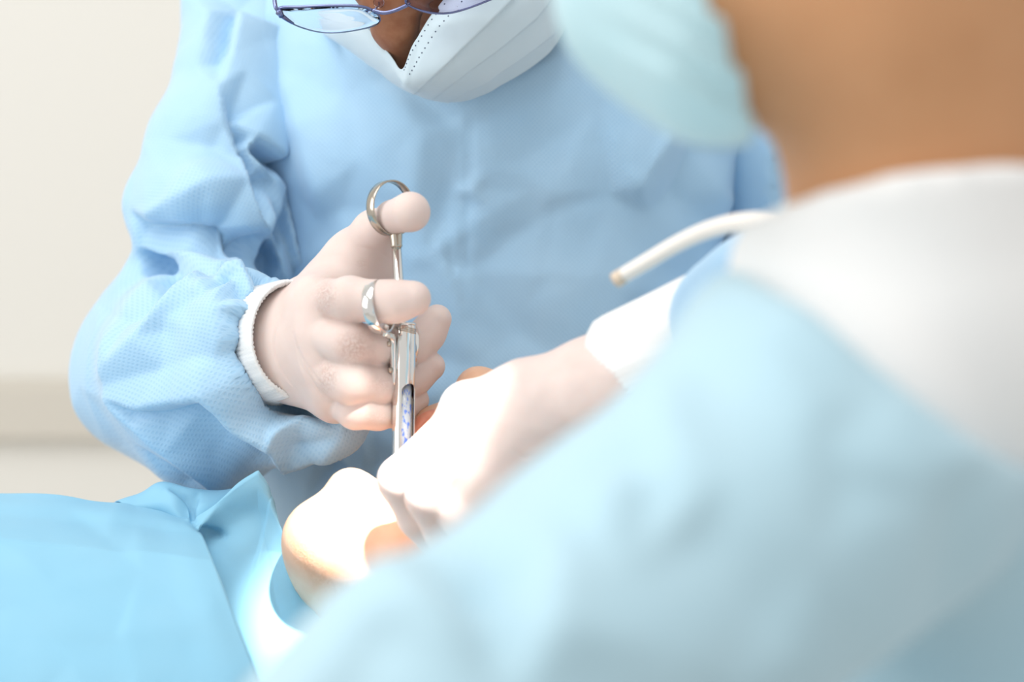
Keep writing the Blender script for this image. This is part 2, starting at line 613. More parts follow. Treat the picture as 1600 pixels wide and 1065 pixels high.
def glass(name, tint, ior=1.45, rough=0.0):
    m, t, b = nt(name)
    b.inputs['Base Color'].default_value = (*tint, 1)
    b.inputs['Roughness'].default_value = rough
    b.inputs['IOR'].default_value = ior
    b.inputs['Transmission Weight'].default_value = 1.0
    nz = N(t, 'ShaderNodeTexNoise'); nz.inputs['Scale'].default_value = 20
    mr = N(t, 'ShaderNodeMapRange'); mr.inputs[3].default_value = rough; mr.inputs[4].default_value = rough + 0.01
    t.links.new(nz.outputs[0], mr.inputs[0]); t.links.new(mr.outputs[0], b.inputs['Roughness'])
    return m


M['lens'] = glass('lens_glass', (0.97, 0.97, 1.0), 1.15)
M['lens_tint'] = glass('lens_glass_violet_reflection', (0.80, 0.76, 0.90), 1.15)  # violet reflection put into the glass colour; nose pads share it

# cartridge: glass with printed blue bands
m, t, b = nt('cartridge_print')
tc = N(t, 'ShaderNodeTexCoord')
nz = N(t, 'ShaderNodeTexNoise'); nz.inputs['Scale'].default_value = 480; nz.inputs['Detail'].default_value = 3
mp = N(t, 'ShaderNodeMapping'); mp.inputs['Scale'].default_value = (1.4, 1.4, 0.55)
t.links.new(tc.outputs['Object'], mp.inputs[0]); t.links.new(mp.outputs[0], nz.inputs[0])
cr = N(t, 'ShaderNodeValToRGB')
cr.color_ramp.interpolation = 'CONSTANT'
cr.color_ramp.elements[0].color = (0.42, 0.47, 0.53, 1)
cr.color_ramp.elements[1].position = 0.55; cr.color_ramp.elements[1].color = (0.10, 0.20, 0.62, 1)
t.links.new(nz.outputs[0], cr.inputs[0]); t.links.new(cr.outputs[0], b.inputs['Base Color'])
b.inputs['Roughness'].default_value = 0.08
b.inputs['Coat Weight'].default_value = 1.0
M['cartridge'] = m

# ------------------------------------------------------------------ the room
def quad_wall(name, pts, mat):
    o = mesh_obj(name, pts, [(0, 1, 2, 3)], mat, view=False, flip=False, smooth=False)
    tag(o, kind='structure')
    return o


def box_mesh(lo, hi, bev=0.0):
    import bmesh
    bm = bmesh.new()
    bmesh.ops.create_cube(bm, size=1)
    for v_ in bm.verts:
        v_.co = Vector([lo[i] + (v_.co[i] + 0.5) * (hi[i] - lo[i]) for i in range(3)])
    if bev > 0:
        bmesh.ops.bevel(bm, geom=list(bm.edges), offset=bev, segments=3, affect='EDGES')
    vs_ = np.array([v_.co[:] for v_ in bm.verts]); bm.verts.index_update()
    fs = [tuple(v_.index for v_ in f.verts) for f in bm.faces]
    bm.free()
    return vs_, fs


def box(name, lo, hi, mat, parent=None, bev=0.0):
    v, f = box_mesh(lo, hi, bev)
    return mesh_obj(name, v, f, mat, parent, view=False, flip=False, smooth=False)


WY = 2.35
tag(box('floor', (-3, -1.6, -0.05), (3, WY + 0.1, 0.0), M['floor']), kind='structure', label='pale grey vinyl floor')
tag(box('wall_back', (-3, WY, 0), (3, WY + 0.1, 2.8), M['wall']), kind='structure', label='warm off-white painted wall behind the surgeon')
RZ1 = 1.30 - (WY - 0.03) * math.tan(PITCH + math.atan((598 - 532.5) / FPX))
RZ0 = 1.30 - (WY - 0.03) * math.tan(PITCH + math.atan((688 - 532.5) / FPX))
tag(box('trim_1', (-3, WY - 0.035, RZ0), (3, WY, RZ1), M['rail'], bev=0.006), kind='structure', label='beige bumper rail along the wall, shade put into its colour')

# ------------------------------------------------------------------ surgeon
DN = np.array([0, -math.cos(PITCH), math.sin(PITCH)])      # world down in view space

# body: head, neck, trunk, arms, legs as one surface
hip = V(770, 1050, 1.30)
def floor_below(p, dx=0.0, dy=0.0):
    q = to_world(p)
    return to_view(np.array([q[0] + dx, q[1] + dy, 0.0]))
bodyP = [V(800, -330, 1.05), V(300, 0, 1.2), V(1300, 0, 1.2), floor_below(hip, -0.3), floor_below(hip, 0.3), V(440, 540, .98), hip]
F = Field(bodyP, 0.0065, 0.16)
nose_t = V(632, 84, 1.004)
brow = V(610, -8, 0.985)
F.ball(V(735, -120, 1.075), (0.072, 0.080, 0.090), 0.02)            # skull
F.ball(V(700, -10, 1.085), (0.046, 0.042, 0.056), 0.03)             # cheeks and jaw
F.cone(V(700, 70, 1.09), V(760, 40, 1.11), 0.016, 0.032, 0.03)     # chin
F.cone(V(775, 20, 1.16), V(780, 150, 1.24), 0.044, 0.055, 0.03)     # neck
F.cone(V(620, 130, 1.235), V(940, 130, 1.235), 0.075, 0.075, 0.04)
F.cone(V(780, 250, 1.245), hip, 0.105, 0.12, 0.05, sq=(1.25, 1, 0.8))
F.chain([(V(620, 110, 1.22), 0.05), (V(440, 20, 1.175), 0.036), (V(368, 140, 1.132), 0.028), (V(335, 250, 1.113), 0.028), (V(310, 375, 1.118), 0.012), (V(282, 480, 1.135), 0.014), (V(275, 560, 1.12), 0.03), (V(340, 565, 1.045), 0.028), (V(445, 538, 0.983), 0.02)], 0.012)
F.chain([(V(940, 110, 1.22), 0.05), (V(1110, 20, 1.21), 0.045), (V(1230, 190, 1.19), 0.04), (V(1300, 480, 1.20), 0.036), (V(1120, 640, 1.09), 0.026)], 0.012)
for s_ in (-1, 1):
    hp = hip + np.array([0.085 * s_, 0, 0])
    ft = floor_below(hp)
    F.cone(hp, ft - DN * 0.08, 0.085, 0.045, 0.03)
    F.cone(ft - DN * 0.04, floor_below(hp, 0, -0.14) - DN * 0.035, 0.04, 0.034, 0.02)
bv, bf = F.mesh()

# face detail: brow, nose, nostrils on a fine grid, fused over the head
F = Field([V(560, -60, 0.97), V(700, 110, 1.02), V(900, 40, 1.1)], 0.0016, 0.03)
F.ball(V(735, -120, 1.075), (0.073, 0.081, 0.091), 0.02)
F.ball(V(700, -10, 1.085), (0.047, 0.043, 0.057), 0.03)
F.cone(brow, V(622, 45, 0.990), 0.010, 0.0105, 0.012)
F.cone(V(622, 45, 0.990), nose_t, 0.0100, 0.0105, 0.008)
F.cone(brow, V(560, -40, 0.985), 0.012, 0.012, 0.015)
F.cone(brow, V(690, -45, 0.98), 0.012, 0.012, 0.015)
F.ball(V(610, 88, 1.016), 0.008, 0.006)
F.ball(V(655, 86, 1.012), 0.008, 0.006)
F.ball(V(600, 48, 0.995), (0.006, 0.006, 0.005), 0.01)
F.cone(V(875, 20, 1.09), V(893, -15, 1.10), 0.012, 0.016, 0.01)
F.half(V(560, -200, 1.03), (0, 0, 1))
fv, ff = F.mesh()
bv, bf = join([(bv, bf), (fv, ff)])
surgeon = mesh_obj('person', bv, bf, M['skin_dark'])
tag(surgeon, 'surgeon in pale blue gown, mask and glasses bending down with a syringe', 'person')

# trousers
F = Field([floor_below(hip, -0.2, 0.1), floor_below(hip, 0.2, -0.2), hip + DN * 0.25], 0.011, 0.14)
for s_ in (-1, 1):
    hp = hip + np.array([0.085 * s_, 0, 0])
    ft = floor_below(hp)
    F.cone(hp + DN * 0.25, ft - DN * 0.10, 0.09, 0.068, 0.03)
    F.cone(ft - DN * 0.05, floor_below(hp, 0, -0.15) - DN * 0.045, 0.052, 0.045, 0.02)
tv, tf = F.mesh()
mesh_obj('trousers', tv, tf, M['trousers'], surgeon)

# gown trunk
F = Field([V(430, -160, 1.1), V(1260, -160, 1.1), V(400, 1000, 1.4), V(1240, 1000, 1.0), hip + DN * 0.42], 0.0034, 0.10)
F.cone(V(640, 170, 1.165), V(900, 170, 1.165), 0.105, 0.105, 0.05, sq=(1, 1.0, 0.95))
F.cone(V(560, 90, 1.21), V(980, 90, 1.215), 0.085, 0.085, 0.05)
F.cone(V(470, 60, 1.20), V(560, 90, 1.21), 0.062, 0.08, 0.05)
F.cone(V(1120, 60, 1.21), V(980, 90, 1.215), 0.062, 0.08, 0.05)
F.cone(V(780, 270, 1.17), V(780, 640, 1.19), 0.125, 0.125, 0.05, sq=(1.2, 1, 0.9))
F.cone(V(780, 640, 1.19), hip + DN * 0.34, 0.125, 0.15, 0.05, sq=(1.32, 1, 0.9))
F.cone(V(770, -40, 1.145), V(780, 40, 1.19), 0.066, 0.075, 0.03)
gv, gq = F.mesh()
gn = normals(gv, gq)
uv = project(gv)
fc = facing(gv, gn)
rnd = random.Random(5)
pts = []
for i in range(95):                                           # loose crumple facets
    x, y = rnd.uniform(420, 1260), rnd.uniform(60, 900)
    pts.append((x, y, rnd.uniform(-3.0, 3.0)))
pts += [(700, 190, -7), (700, 300, -6), (665, 200, 3), (650, 300, 4), (668, 400, 3), (735, 165, 4), (732, 300, 4), (728, 430, 4), (690, 560, -4), (720, 620, 3),
        (990, 290, 9), (955, 302, -2), (1045, 215, 6), (1060, 300, -9), (1085, 240, -8), (1010, 330, -2), (1120, 300, 4), (1075, 430, -5), (1000, 430, 5),
        (860, 430, 5), (860, 300, 3), (800, 520, -6), (900, 560, 2), (560, 250, 3), (500, 300, 6), (480, 400, 4), (470, 200, 5), (600, 330, 0), (540, 150, -3), (620, 120, -5),
        (455, 560, -4), (520, 720, -10), (590, 680, 4), (570, 780, 4), (470, 790, -3), (1190, 230, 0), (1196, 300, -10)]
R1 = Relief(pts, (300, -100, 1400, 1000), soft=4)
R2 = Relief([(rnd.uniform(400, 1250), rnd.uniform(0, 900), rnd.uniform(-1.0, 1.0)) for i in range(420)], (300, -100, 1400, 1000), soft=4)
disp = R1(uv) * 0.9 + R2(uv)
disp += -crease(uv, [(735, 150), (731, 300), (727, 470)], 6, 2.0)
disp += overlap_fold(uv, [(690, 365), (705, 420), (722, 470)], 1.6, 2, 20)
disp += -crease(uv, [(1188, 190), (1193, 250), (1205, 330)], 7, 12)
disp += overlap_fold(uv, [(575, 640), (580, 720), (560, 790)], 4, 4, 40)
gv2 = gv + gn * (disp * fc)[:, None]
gown = mesh_obj('gown', gv2, gq, M['gown'], surgeon, fab=gv)

# gown neck band
def band(c, axis, ra, rb, hgt, up, n=80):
    ex, ey, ez = frame(np.asarray(axis, float))
    ang = np.linspace(0, 2 * np.pi, n, endpoint=False)
    rows = [(0.0, 0.0), (0.1, 0.0014), (0.5, 0.0018), (0.9, 0.0014), (1.0, 0.0), (1.0, -0.002), (0.0, -0.002), (0.0, 0.0)]
    vs_ = [np.asarray(c) + ez * (tt * hgt) + (ra + o_) * np.cos(ang)[:, None] * ex + (rb + o_) * np.sin(ang)[:, None] * ey for tt, o_ in rows]
    return np.concatenate(vs_), grid_faces(len(rows), n, 0, True)
v, f = tube(catmull(VA([(760, 150, 1.105), (820, 105, 1.092), (862, 66, 1.085), (893, 34, 1.085), (912, -20, 1.10), (900, -90, 1.15)]), 30), 0.0085, 14)
mesh_obj('neck_band', v, f, M['gown'], gown, fab=v)

# right sleeve (image left)
sh, e0 = V(405, -60, 1.16), V(262, 560, 1.135)
F = Field([V(100, 380, 1.0), V(560, -150, 1.2), V(100, 800, 1.2), V(580, 700, 0.94)], 0.0023, 0.05)
F.chain([(V(420, -90, 1.18), 0.060), (V(378, 120, 1.135), 0.040), (V(345, 240, 1.115), 0.046), (V(300, 345, 1.10), 0.036)], 0.015)
F.cone(V(252, 318, 1.105), V(340, 340, 1.075), 0.024, 0.034, 0.014)
F.cone(V(290, 350, 1.10), V(280, 500, 1.13), 0.026, 0.04, 0.008)
F.chain([(V(262, 560, 1.13), 0.058), (V(330, 570, 1.05), 0.060), (V(392, 556, 1.0), 0.045)], 0.02)
F.cone(V(215, 610, 1.13), V(330, 680, 1.06), 0.036, 0.034, 0.03)
F.cone(V(330, 660, 1.05), V(500, 668, 0.985), 0.036, 0.018, 0.02)
F.cone(V(400, 640, 1.0), V(540, 660, 0.985), 0.026, 0.010, 0.012)
F.cone(V(375, 470, 0.995), V(392, 500, 0.985), 0.020, 0.018, 0.010)
F.cone(V(405, 200, 1.14), V(430, 380, 1.14), 0.040, 0.04, 0.02)
F.cone(V(464, 534, 0.967), V(600, 515, 0.88), 0.0375, 0.042, 0.004, mode='sub')
sv, sq_ = F.mesh()
sn = normals(sv, sq_)
uv = project(sv)
fc = facing(sv, sn)
LN = [  # upper sleeve
    [(205, 325, 1), (238, 338, 6), (290, 312, 8), (329, 292, 9), (384, 284, 6)],
    [(225, 352, -4), (300, 355, -9), (337, 367, -12), (395, 402, -14), (418, 420, -11)],
    [(226, 384, 4), (290, 405, 6), (340, 418, 5), (385, 432, 3)],
    [(362, 5, -9), (352, 60, -8), (343, 95, -4)], [(330, 20, 3), (322, 60, 4), (310, 110, 2)], [(375, 20, 4), (362, 90, 4), (345, 140, 4), (352, 190, 3), (384, 284, 6), (410, 350, 5), (439, 418, 4)],
    [(358, 180, -8), (372, 225, -10), (392, 282, -14), (405, 330, -11), (420, 380, -10)],
    [(384, 112, 3), (431, 160, 2), (447, 230, 3)], [(366, 190, -2), (400, 212, 3), (446, 246, 4)], [(410, 238, -13), (430, 255, -15), (448, 270, -16)],
    [(380, 232, 2), (400, 262, 5), (425, 278, 3)], [(446, 290, 2), (428, 330, 4), (420, 360, 0)], [(440, 340, -9), (438, 370, -12)],
    [(240, 398, -10), (258, 411, -15), (305, 431, -15), (345, 436, -7)],
    # forearm
    [(150, 470, 2), (190, 448, 4), (226, 436, 2)], [(190, 500, -4), (230, 478, -6), (258, 453, -10), (292, 446, -9)],
    [(133, 598, 3), (180, 565, 6), (225, 530, 8), (260, 490, 9), (289, 459, 9), (320, 437, 8), (350, 421, 6)],
    [(150, 606, 4), (222, 632, 7), (280, 618, 9), (329, 607, 12), (352, 632, 10), (376, 660, 11), (427, 684, 12)],
    [(200, 590, 2), (258, 575, 1), (300, 560, 2), (340, 560, 3)],
    [(258, 518, 1), (310, 522, 4), (344, 494, 9)], [(270, 500, 4), (300, 480, 3), (330, 465, 4)], [(329, 607, 12), (318, 570, 6), (300, 560, 2)],
    [(140, 604, 4), (171, 617, 6), (215, 660, 5), (260, 700, 5), (344, 772, 3)],
    [(210, 642, -2), (260, 648, -4), (315, 640, -7), (350, 676, -8), (410, 712, -7)], [(190, 690, -3), (250, 728, -4), (300, 758, -4)], [(330, 720, -4), (400, 750, -4)],
    [(376, 417, 7), (352, 455, 5), (344, 494, 9), (350, 530, 7), (384, 520, 6)], [(344, 494, 9), (384, 479, 11), (392, 500, 6)], [(365, 440, -2), (372, 465, -4), (400, 470, 0)], [(396, 500, -8), (394, 528, -9)],
    [(376, 540, 2), (372, 590, 5), (400, 640, 3), (420, 660, 6)], [(400, 560, -2), (405, 600, 0)],
    [(435, 664, 11), (480, 652, 6), (530, 672, 5)], [(435, 664, 11), (430, 690, 10), (447, 721, 8), (494, 719, 4), (530, 676, 5)], [(440, 640, -8), (475, 640, -8)], [(465, 695, -2), (500, 690, 0)], [(415, 712, -8), (430, 730, -6)],
]
P_ = [(rnd.uniform(130, 540), rnd.uniform(0, 780), rnd.uniform(-0.5, 2.0)) for i in range(14)]
R1 = Relief(P_, (20, -200, 660, 900), soft=2.4, lines=LN)
R2 = Relief([(rnd.uniform(120, 560), rnd.uniform(0, 780), rnd.uniform(-0.6, 0.6)) for i in range(160)], (20, -200, 660, 900), soft=3)
r1_ = R1(uv)
disp = np.where(r1_ < 0, r1_ * 1.6, r1_ * 1.3) + R2(uv)
disp += overlap_fold(uv, [(439, 418), (400, 330), (384, 284), (365, 230), (352, 185)], 4, 2.5, 25)
disp += overlap_fold(uv, [(415, 425), (395, 402), (337, 367), (255, 345)], 4, 3, 22)
sv2 = sv + sn * (disp * fc)[:, None]
mesh_obj('sleeve', sv2, sq_, M['gown'], gown, fab=sv @ np.array([[0.92, -0.39, 0], [0.39, 0.92, 0], [0.35, 0.0, 1]]))

# left sleeve (behind the assistant)
F = Field([V(1080, -150, 1.2), V(1350, 600, 1.1), V(1060, 660, 1.25)], 0.006, 0.09)
F.chain([(V(1110, 0, 1.21), 0.075), (V(1230, 180, 1.19), 0.068), (V(1300, 480, 1.20), 0.066), (V(1120, 640, 1.09), 0.045)], 0.03)
lv, lq = F.mesh()
ln_ = normals(lv, lq)
uv = project(lv)
d_ = R2(uv * 0.5) * 3 + overlap_fold(uv, [(1240, 170), (1215, 230), (1212, 330)], 6, 5, 30)
mesh_obj('sleeve', lv + ln_ * d_[:, None], lq, M['gown'], gown, fab=lv)

# knitted cuff: ribbed tube flaring over the glove
def cuff_tube(c0, c1, prof, n=160, up=(0, 1, 0), ribs=70, amp=0.0005, squash=(1, 1), bend=None, tiltw=0.0):
    ax_ = np.asarray(c1) - np.asarray(c0); L_ = np.linalg.norm(ax_)
    ez = ax_ / L_
    ex = np.asarray(up, float); ex = ex - ez * (ex @ ez); ex /= np.linalg.norm(ex)
    ey = np.cross(ez, ex)
    ang = np.linspace(0, 2 * np.pi, n, endpoint=False)
    vs_ = []
    for tt, r in prof:
        rr = r + amp * np.sin(ang * ribs)
        vs_.append(np.asarray(c0) + ez * (tt * L_) + (rr * squash[0] * np.cos(ang))[:, None] * ex + (rr * squash[1] * np.sin(ang))[:, None] * ey)
    return np.concatenate(vs_), grid_faces(len(prof), n, 0, True)
prof = [(0.0, 0.0335), (0.15, 0.0338), (0.3, 0.0336), (0.5, 0.0330), (0.7, 0.0326), (0.88, 0.0322), (0.97, 0.0318), (1.0, 0.0305), (0.97, 0.029), (0.8, 0.0285)]
v, f = cuff_tube(V(400, 545, 1.005), V(462, 528, 0.958), prof, squash=(1.05, 0.86))
mesh_obj('cuff', v, f, M['cuff'], gown, fab=np.stack([np.tile(np.linspace(0, 0.2, 160), len(prof)), np.zeros(len(v)), np.zeros(len(v))], -1))

# gloved hand
F = Field([V(430, 620, 0.99), V(700, 290, 0.895), V(700, 690, 0.99)], 0.00085, 0.014)
mi, mm_, mr_, mp_ = V(497, 470, 0.946), V(494, 523, 0.938), V(503, 577, 0.939), V(524, 622, 0.950)
wr0 = V(448, 535, 0.982)
F.cone(V(425, 540, 1.0), wr0, 0.026, 0.027, 0.01)
for mc, r in ((mi, 0.0130), (mm_, 0.0130), (mr_, 0.0125), (mp_, 0.0115)):
    F.cone(wr0 + (mc - wr0) * 0.1 + np.array([0, (mc[1] - wr0[1]) * 0.35, 0.0]), mc, 0.019, r, 0.016)
F.cone(mi, mp_, 0.012, 0.011, 0.012)
F.cone(V(512, 480, 0.941), V(522, 606, 0.940), 0.0105, 0.0100, 0.010)
F.cone(V(480, 545, 0.968), V(520, 585, 0.965), 0.022, 0.016, 0.012)
# thumb with web
tm, ti, tt_ = V(556, 405, 0.970), V(586, 364, 0.955), V(641, 331, 0.916)
F.cone(V(468, 500, 0.980), tm, 0.0175, 0.0165, 0.012)
F.cone(V(520, 445, 0.965), V(588, 415, 0.974), 0.014, 0.0125, 0.012)
F.cone(V(575, 430, 0.972), V(500, 470, 0.958), 0.012, 0.012, 0.012)
F.cone(tm, ti, 0.0165, 0.0115, 0.008)
F.cone(V(588, 400, 0.968), ti, 0.0125, 0.0115, 0.008)
F.cone(ti, V(613, 339, 0.935), 0.0106, 0.0088, 0.005)
F.cone(V(613, 339, 0.935), tt_, 0.0088, 0.0109, 0.003)
# fingers: each one joined tightly so the folds between them stay crisp
for pts_ in (
    [(mi, 0.0122), (V(548, 467, 0.920), 0.0113), (V(590, 471, 0.914), 0.0104), (V(618, 471, 0.910), 0.0103), (V(646, 466, 0.909), 0.0094)],
    [(mm_, 0.0122), (V(545, 536, 0.923), 0.0114), (V(590, 540, 0.937), 0.0108), (V(620, 545, 0.951), 0.0102), (V(645, 546, 0.959), 0.0098), (V(668, 521, 0.961), 0.0092), (V(683, 498, 0.960), 0.0082)],
    [(mr_, 0.0118), (V(548, 597, 0.924), 0.0112), (V(590, 601, 0.937), 0.0106), (V(620, 598, 0.951), 0.0101), (V(645, 590, 0.959), 0.0096), (V(673, 572, 0.962), 0.0082)],
    [(mp_, 0.0108), (V(556, 640, 0.932), 0.0097), (V(590, 643, 0.941), 0.0092), (V(618, 640, 0.953), 0.0088), (V(636, 632, 0.960), 0.0082), (V(651, 624, 0.962), 0.0070)],
):
    G = Field([p for p, _ in pts_], F.h, 0.018)
    G.lo = F.lo + np.round((G.lo - F.lo) / F.h) * F.h
    G.ax = [G.lo[i] + F.h * np.arange(G.f.shape[i]) for i in range(3)]
    G.chain(pts_, 0.006)
    st = np.round((G.lo - F.lo) / F.h).astype(int)
    a0 = np.maximum(st, 0); a1 = np.minimum(st + np.array(G.f.shape), np.array(F.f.shape))
    sl = tuple(slice(a, b_) for a, b_ in zip(a0, a1))
    gs = tuple(slice(a - s0, b_ - s0) for a, b_, s0 in zip(a0, a1, st))
    F._mix(sl, G.f[gs], 0.0014, 'add')
hv, hq = F.mesh()
hn = normals(hv, hq)
uv = project(hv)
fc = facing(hv, hn)
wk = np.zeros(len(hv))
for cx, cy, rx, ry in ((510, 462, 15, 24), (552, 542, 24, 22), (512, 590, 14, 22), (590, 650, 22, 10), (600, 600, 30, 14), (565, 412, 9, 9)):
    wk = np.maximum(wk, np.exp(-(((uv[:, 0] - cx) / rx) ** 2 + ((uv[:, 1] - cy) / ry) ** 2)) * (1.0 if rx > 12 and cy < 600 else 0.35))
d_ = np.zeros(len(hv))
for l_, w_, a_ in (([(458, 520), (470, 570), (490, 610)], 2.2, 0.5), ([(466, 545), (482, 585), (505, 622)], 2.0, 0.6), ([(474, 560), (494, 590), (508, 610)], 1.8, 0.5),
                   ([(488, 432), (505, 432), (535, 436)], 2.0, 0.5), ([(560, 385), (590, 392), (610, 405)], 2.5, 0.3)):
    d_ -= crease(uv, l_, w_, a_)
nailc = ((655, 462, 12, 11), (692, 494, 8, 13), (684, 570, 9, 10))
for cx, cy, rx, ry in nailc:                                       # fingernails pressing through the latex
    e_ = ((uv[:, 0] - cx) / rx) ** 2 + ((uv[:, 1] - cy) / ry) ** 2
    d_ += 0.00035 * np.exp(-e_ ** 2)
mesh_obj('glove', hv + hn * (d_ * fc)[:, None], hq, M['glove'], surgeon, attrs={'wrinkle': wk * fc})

# face mask
MC = [
    [(498, 22, 1.075), (530, 22, 1.030), (570, 42, 1.008), (604, 80, 0.992), (628, 108, 0.981), (648, 66, 0.976), (688, 5, 0.978), (745, -55, 0.985), (820, -100, 1.02), (885, -110, 1.07)],
    [(500, 34, 1.078), (528, 42, 1.034), (572, 66, 1.010), (610, 104, 0.992), (636, 128, 0.980), (664, 90, 0.972), (708, 30, 0.972), (765, -20, 0.980), (835, -60, 1.02), (890, -80, 1.075)],
    [(503, 44, 1.080), (528, 56, 1.040), (574, 84, 1.016), (618, 122, 0.997), (648, 140, 0.985), (690, 110, 0.973), (740, 60, 0.975), (800, 10, 0.990), (860, -30, 1.03), (892, -50, 1.08)],
    [(506, 52, 1.083), (530, 66, 1.046), (576, 96, 1.024), (624, 131, 1.006), (662, 148, 0.996), (710, 132, 0.985), (770, 88, 0.990), (830, 40, 1.008), (872, 0, 1.04), (893, -30, 1.085)],
    [(510, 56, 1.088), (534, 72, 1.054), (580, 104, 1.034), (628, 137, 1.020), (672, 154, 1.010), (722, 148, 1.004), (785, 112, 1.006), (845, 66, 1.024), (880, 24, 1.05), (893, -10, 1.09)],
    [(516, 58, 1.093), (540, 76, 1.062), (586, 108, 1.046), (634, 141, 1.036), (682, 158, 1.028), (735, 156, 1.024), (800, 124, 1.028), (858, 80, 1.044), (886, 36, 1.065), (893, 5, 1.095)],
]
g = patch(np.array([[V(*p) for p in r] for r in MC]), 110, 200)
shp = g.shape[:2]
v = g.reshape(-1, 3)
mq = np.array(grid_faces(*shp))
n_ = normals(v, mq)
if (n_ * v).sum(1).mean() > 0:
    mq = mq[:, ::-1]; n_ = -n_
uvm = project(v)
dm = np.zeros(len(v))
for l_ in ([(868, -10), (838, 30), (790, 70), (740, 108), (690, 145)], [(888, 10), (866, 52), (810, 96), (760, 130), (705, 158)], [(893, 20), (880, 70), (830, 110), (790, 140), (740, 160)],
           [(840, -60), (800, 0), (745, 55), (700, 100), (655, 140)]):
    dm += overlap_fold(uvm, l_, 1.5, 1.6, 14)
dm += crease(uvm, [(648, 66), (640, 100), (634, 134)], 5, 1.5)
dm += Relief([(rnd.uniform(490, 900), rnd.uniform(-100, 170), rnd.uniform(-0.9, 0.9)) for i in range(90)], (400, -200, 1000, 260), soft=4)(uvm)
v2 = v + n_ * dm[:, None]
mask = mesh_obj('mask', v2, mq, M['mask'], surgeon, fab=v @ np.array([[0.6, -0.8, 0], [0.8, 0.6, 0], [0, 0, 1.0]]), flip=True)
md = mask.modifiers.new('thickness', 'SOLIDIFY'); md.thickness = 0.0007; md.offset = -1
# stitched dots along the upper hem
mg = v2.reshape(*shp, 3); ng = n_.reshape(*shp, 3)
dots_v, dots_f, off = [], [], 0
for row, c0, c1 in ((4, 92, 176), (16, 96, 178)):
    for c in range(c0, c1, 3):
        p, nn = mg[row, c], ng[row, c]
        if nn @ p > 0: nn = -nn
        a_, b_, _ = frame(nn)
        ang = np.linspace(0, 2 * np.pi, 8, endpoint=False)
        rim_ = p + nn * 0.0001 + 0.0005 * (np.cos(ang)[:, None] * a_ + np.sin(ang)[:, None] * b_)
        dots_v.append(np.vstack([rim_, p + nn * 0.0004])); dots_f += [(off + i, off + (i + 1) % 8, off + 8) for i in range(8)]
        off += 9
o = mesh_obj('stitching', np.concatenate(dots_v), dots_f, M['dark'], mask)
tag(o, kind='stuff')
v, f = tube(catmull(VA([(893, -40, 1.088), (905, -60, 1.10), (915, -90, 1.12), (905, -130, 1.13), (890, -110, 1.08)]), 24), 0.0013, 8)
mesh_obj('ear_loop', v, f, M['cuff'], mask, fab=v)

# ------------------------------------------------------------------ eyeglasses
gl = empty('eyeglasses', to_world(V(610, 14, 0.962)))
tag(gl, 'thin blue metal eyeglasses worn low on the nose of the surgeon bending down', 'eyeglasses')
Lr = [(437, 13, 0.955), (470, 11, 0.952), (515, 9, 0.951), (562, 10, 0.952), (583, 17, 0.955), (593, 27, 0.960), (590, 36, 0.964), (569, 43, 0.968), (530, 49, 0.973), (497, 48, 0.973), (465, 39, 0.969), (447, 28, 0.963)]
Rr = [(634, 2, 0.955), (646, 12, 0.960), (675, 20, 0.965), (709, 19, 0.967), (757, 3, 0.966), (795, -16, 0.963), (806, -38, 0.956), (790, -52, 0.950), (740, -48, 0.946), (680, -32, 0.946), (645, -16, 0.949)]
def loop(P, n):
    P = np.asarray(P); Q = np.vstack([P[-2:], P, P[:3]])
    m_ = len(Q)
    r = catmull(Q, (m_ - 1) * 12 + 1)
    return r[2 * 12:2 * 12 + len(P) * 12]
for pts_, lm in ((Lr, M['lens']), (Rr, M['lens_tint'])):
    lp = loop(VA(pts_), 120)
    rr_ = np.where(project(lp)[:, 1] < 20, 0.0009, 0.0006) if pts_ is Lr else np.full(len(lp), 0.0007)
    v, f = tube(lp, rr_, 10, closed=True)
    rim = mesh_obj('rim', v, f, M['frame'], gl)
    c = lp.mean(0)
    rows = [c + (lp - c) * s_ for s_ in (0.02, 0.35, 0.7, 0.99)]
    nrm = np.cross(lp[20] - c, lp[60] - c); nrm /= np.linalg.norm(nrm)
    if nrm[2] > 0: nrm = -nrm
    rows = [r_ + nrm * 0.0018 * (1 - s_ * s_) for r_, s_ in zip(rows, (0.02, 0.35, 0.7, 0.99))]
    v = np.concatenate(rows); f = grid_faces(4, len(lp), 0, True) + [tuple(range(len(lp)))[::-1]]
    le = mesh_obj('lens', v, f, lm, gl)
    md = le.modifiers.new('thickness', 'SOLIDIFY'); md.thickness = 0.0012
v, f = tube(catmull(VA([(582, 16, 0.954), (600, 20, 0.953), (618, 16, 0.952), (636, 8, 0.954)]), 24), 0.0011, 10)
mesh_obj('bridge', v, f, M['frame'], gl)
for p0, p1 in ((V(586, 14, 0.957), V(592, 4, 0.968)), (V(640, 6, 0.957), V(640, -8, 0.968))):
    v, f = tube(catmull(np.array([p0, (p0 + p1) / 2 + np.array([0.001, 0, 0]), p1]), 10), 0.0005, 8)
    npad = mesh_obj('nose_pad', *lathe(p1, p1 - p0, [(-0.001, 0.0005), (-0.0008, 0.0026), (0.0, 0.0032), (0.001, 0.0026), (0.0013, 0.0004)], 16), M['lens_tint'], gl)
    mesh_obj('pad_arm', v, f, M['frame'], npad)
v, f = tube(catmull(VA([(449, 30, 0.963), (438, 20, 0.958), (430, 8, 0.957), (431, -20, 0.965), (450, -40, 1.0), (490, -70, 1.07)]), 40), np.linspace(0.0011, 0.0013, 40), 10)
tmp_ = mesh_obj('temple', v, f, M['frame'], gl)
v, f = join([tube(catmull(VA([(434, 19, 0.956), (447, 29, 0.961), (458, 36, 0.966)]), 12), np.linspace(0.0016, 0.0010, 12), 8), tube([V(436, 15, 0.954), V(440, 26, 0.957)], 0.0016, 8)])
mesh_obj('hinge', v, f, M['frame'], tmp_)
